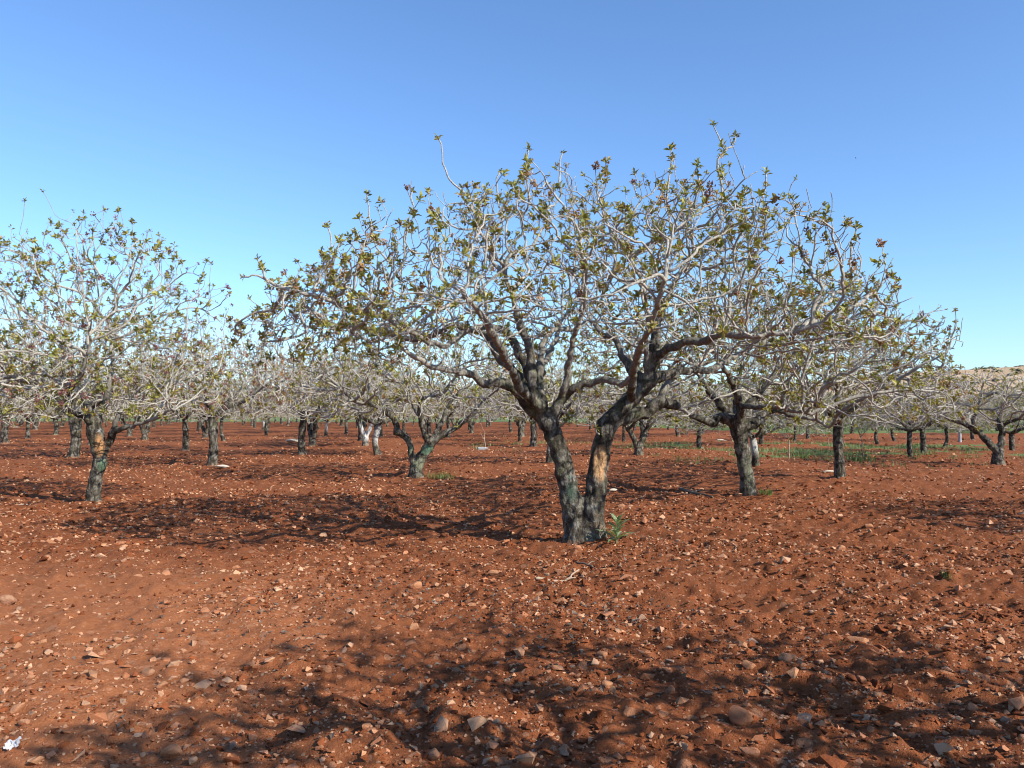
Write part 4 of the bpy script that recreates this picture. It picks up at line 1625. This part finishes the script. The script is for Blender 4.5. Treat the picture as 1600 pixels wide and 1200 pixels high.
def litter():
    rng = np.random.default_rng(19)
    V, T, C = [], [], []
    n = 0
    base, tri = leaf_arrays(.05, .028, .006, .016)
    XY = []
    for _ in range(2600):
        x = rng.normal(.3, 1.5); y = rng.normal(6.0, 1.1)
        if rng.random() < .25: x, y = rng.normal(1.2, 1.3), rng.normal(9.2, .9)
        if y < 3.2: continue
        if float(fbm(np.array([x]), np.array([y]), .9, 2, 63)[0]) < -.02: continue
        M = np.array(Matrix.Rotation(rng.uniform(0, 6.28), 3, 'Z') @ Matrix.Rotation(rng.normal(0, .5), 3, 'X') @ Matrix.Rotation(rng.normal(0, .5), 3, 'Y'))
        V.append((base * rng.uniform(.5, 1.0)) @ M.T + (x, y, .006)); T.append(tri + n); n += len(base); XY.append((x, y))
        c = np.array([(.07, .052, .042), (.11, .085, .065), (.15, .115, .09), (.21, .165, .13)][rng.integers(4)])
        C.append(np.tile(c * rng.uniform(.8, 1.2), (len(base), 1)))
    XY = np.array(XY)
    V = np.concatenate(V)
    V[:, 2] += np.repeat(ground_h(XY[:, 0], XY[:, 1]), len(base))
    me = mesh_np('leaf_litter', V, [np.concatenate(T)], [M_LEAF], smooth=False)
    set_col(me, np.concatenate(C))
    tag(new_obj('leaf_litter', me), 'dry grey-brown fallen leaves scattered over the soil before the main tree', 'leaves', kind='stuff')


litter()


def stick(pts, r, mat, label, side=()):
    P = [Vector((*on_ground(x, y), 0)) for x, y in pts]
    P = [Vector((p.x, p.y, gh(p.x, p.y) + r * 1.2 + .004)) for p in P]
    b = P[0].copy()
    sk = Skel()
    sk.polyline([p - b for p in P], [r * (1 - .5 * i / (len(P) - 1)) for i in range(len(P))], .04, None, 0, 2, .004)
    for (i, dx, dy) in side:
        s = sk.nearest(P[i] - b)
        sk.polyline([sk.p[s], sk.p[s] + Vector((dx * .5, dy * .5, .02)), sk.p[s] + Vector((dx, dy, .015))], [r * .6, r * .5, r * .3], .04, s, 1 + i, 2, .003)
    kids = finish_radii(sk, r * .4, 2.4)
    a = tubes(sk, chains(sk, kids), lambda r_: True, lambda r_: 7, knob=.1, rng=random)
    me = mesh_np('fallen_stick', a[0], [a[1], a[2]], [mat])
    tag(new_obj('fallen_stick', me, None, b), label, 'stick')


stick([(836, 910), (852, 908), (868, 908), (884, 905), (898, 897), (905, 896)], .013, M_WOOD, 'pale bare stick lying on the soil before the main tree', [(3, .1, .05)])
stick([(900, 880), (918, 884), (932, 889), (943, 893)], .012, M_DARKWOOD, 'dark fallen stick on the soil just before the main trunk', [(1, .08, .12)])
stick([(1062, 768), (1080, 774), (1100, 777), (1114, 779)], .03, M_DARKWOOD, 'dark fallen branch left of the stout mossy trunk', [(1, .3, .2)])


def paper():
    x, y = on_ground(22, 1170)
    bm = bmesh.new()
    nx, ny = 9, 6
    g = {}
    rng = random.Random(3)
    for i in range(nx):
        for j in range(ny):
            u, v = i / (nx - 1) - .5, j / (ny - 1) - .5
            z = .012 + .02 * mnoise.noise(Vector((u * 4, v * 4, 2))) + .025 * abs(u + .1) + .012 * v
            g[i, j] = bm.verts.new((u * .06 + .005 * rng.uniform(-1, 1), v * .036 + u * .014 + .004 * rng.uniform(-1, 1), z))
    for i in range(nx - 1):
        for j in range(ny - 1):
            bm.faces.new((g[i, j], g[i + 1, j], g[i + 1, j + 1], g[i, j + 1]))
    bmesh.ops.solidify(bm, geom=bm.faces[:], thickness=.0015)
    bmesh.ops.rotate(bm, verts=bm.verts[:], cent=(0, 0, 0), matrix=Matrix.Rotation(.6, 3, 'X'))
    me = bpy.data.meshes.new('paper_scrap'); bm.to_mesh(me); bm.free()
    me.materials.append(M_WHITE)
    o = new_obj('paper_scrap', me, None, (x, y, gh(x, y) + .018))
    tag(o, 'crumpled white scrap of paper in the bottom left corner', 'paper')


paper()


def slab(px, py, w, h, label, mat, name, cat, seed):
    x, y = on_ground(px, py)
    me = hull_mesh(seed, 18, (1, .5, .34), [mat], sub=True)
    o = new_obj(name, me, None, (x, y, gh(x, y) + h * .3))
    o.scale = (w / 2, w / 2, h)
    tag(o, label, cat)


slab(457, 692, .85, .3, 'long white slab lying in the shade strip behind the reddish trunk', M_PALE, 'white_slab', 'stone', 401)
slab(754, 704, .45, .35, 'grey rock at the foot of the pale sapling', M_GREYROCK, 'rock', 'stone', 402)
slab(347, 732, .55, .16, 'pale flat stone at the foot of the short straight grey trunk', M_PALE, 'stone', 'stone', 403)
slab(40, 786, .30, .1, 'pale flat stone in the shadow left of the tall left tree', M_PALE, 'stone', 'stone', 404)
slab(1294, 739, .32, .1, 'white flat stone left of the straight dark trunk foot', M_PALE, 'stone', 'stone', 405)
slab(1126, 690, .5, .2, 'pale stone on the soil left of the mossy trunk in the middle distance', M_PALE, 'stone', 'stone', 406)
slab(957, 770, .2, .1, 'pale flat stone right of the main right stem', M_PALE, 'stone', 'stone', 407)


def upright(name, px, py, h, r, mat, label, cat, wob=.01, twigs=0):
    x, y = on_ground(px, py)
    rnd = random.Random(int(px))
    sk = Skel()
    pts = [(rnd.gauss(0, wob), rnd.gauss(0, wob), -.1 + (h + .1) * t / 4) for t in range(5)]
    sk.polyline(pts, [r * (1.05 - .1 * t) for t in range(5)], .08, None, 0, 2, 0)
    for k in range(twigs):
        s = rnd.randrange(len(sk.p) // 2, len(sk.p))
        a = rnd.uniform(0, 6.28)
        q = sk.p[s]
        sk.polyline([q, q + Vector((math.cos(a) * .12, math.sin(a) * .12, .12)), q + Vector((math.cos(a) * .2, math.sin(a) * .2, .3))],
                    [r * .5, r * .4, r * .3], .08, s, k + 1, 2, .006, rnd)
    kids = finish_radii(sk, r * .4, 2.4)
    a = tubes(sk, chains(sk, kids), lambda r_: True, lambda r_: 8, knob=.04, rng=rnd)
    me = mesh_np(name, a[0], [a[1], a[2]], [mat])
    tag(new_obj(name, me, None, (x, y, gl(x, y))), label, cat)


upright('wooden_stake', 1233, 717, .62, .022, M_WOOD, 'thin pale stake among weeds right of the stout mossy trunk', 'stake')
upright('wooden_stake', 1295, 705, .55, .02, M_WOOD, 'thin pale stake left of the straight dark trunk', 'stake')
upright('post', 1500, 692, .95, .085, M_GREYROCK, 'short grey post between the far trees at right', 'post', .005)
upright('sapling', 757, 704, .55, .022, M_WOOD, 'pale leafless sapling beside the grey rock behind the V-forked tree', 'sapling', .03, 5)
upright('sapling', 1350, 716, .5, .03, M_DARKWOOD, 'small dark bare shrub right of the straight dark trunk', 'shrub', .05, 7)


def bird(px, py, dist, label, s):
    p = at(px, py, dist)
    root = new_obj('bird', None, None, p)
    bm = bmesh.new()
    bmesh.ops.create_icosphere(bm, subdivisions=2, radius=.5)
    for v in bm.verts:
        x = v.co.x
        k = 1 - .55 * max(0, -x * 2) ** 1.3
        v.co.y *= .38 * k; v.co.z *= .36 * k
        v.co.x *= 1.0 if x < 0 else .9
    me = bpy.data.meshes.new('body'); bm.to_mesh(me); bm.free(); me.materials.append(M_BIRD)
    new_obj('body', me, root)
    for sg in (1, -1):
        v = np.array([(.25, .12 * sg, .05), (-.2, .12 * sg, .05), (.3, .65 * sg, .28), (-.15, .7 * sg, .26), (-.05, 1.25 * sg, .18), (-.2, 1.2 * sg, .16)])
        v = np.concatenate([v, v - (0, 0, .03)])
        f = np.array([(0, 1, 3, 2), (2, 3, 5, 4), (6, 8, 9, 7), (8, 10, 11, 9), (0, 2, 8, 6), (2, 4, 10, 8), (4, 5, 11, 10), (5, 3, 9, 11), (3, 1, 7, 9), (1, 0, 6, 7)])
        new_obj('wing', mesh_np('wing', v, [f], [M_BIRD], smooth=False), root)
    root.scale = (s, s, s)
    root.rotation_euler = (0, .1, 2.4)
    tag(root, label, 'bird')


bird(1337, 247, 70, 'tiny dark bird in the blue sky right of the main crown', .13)
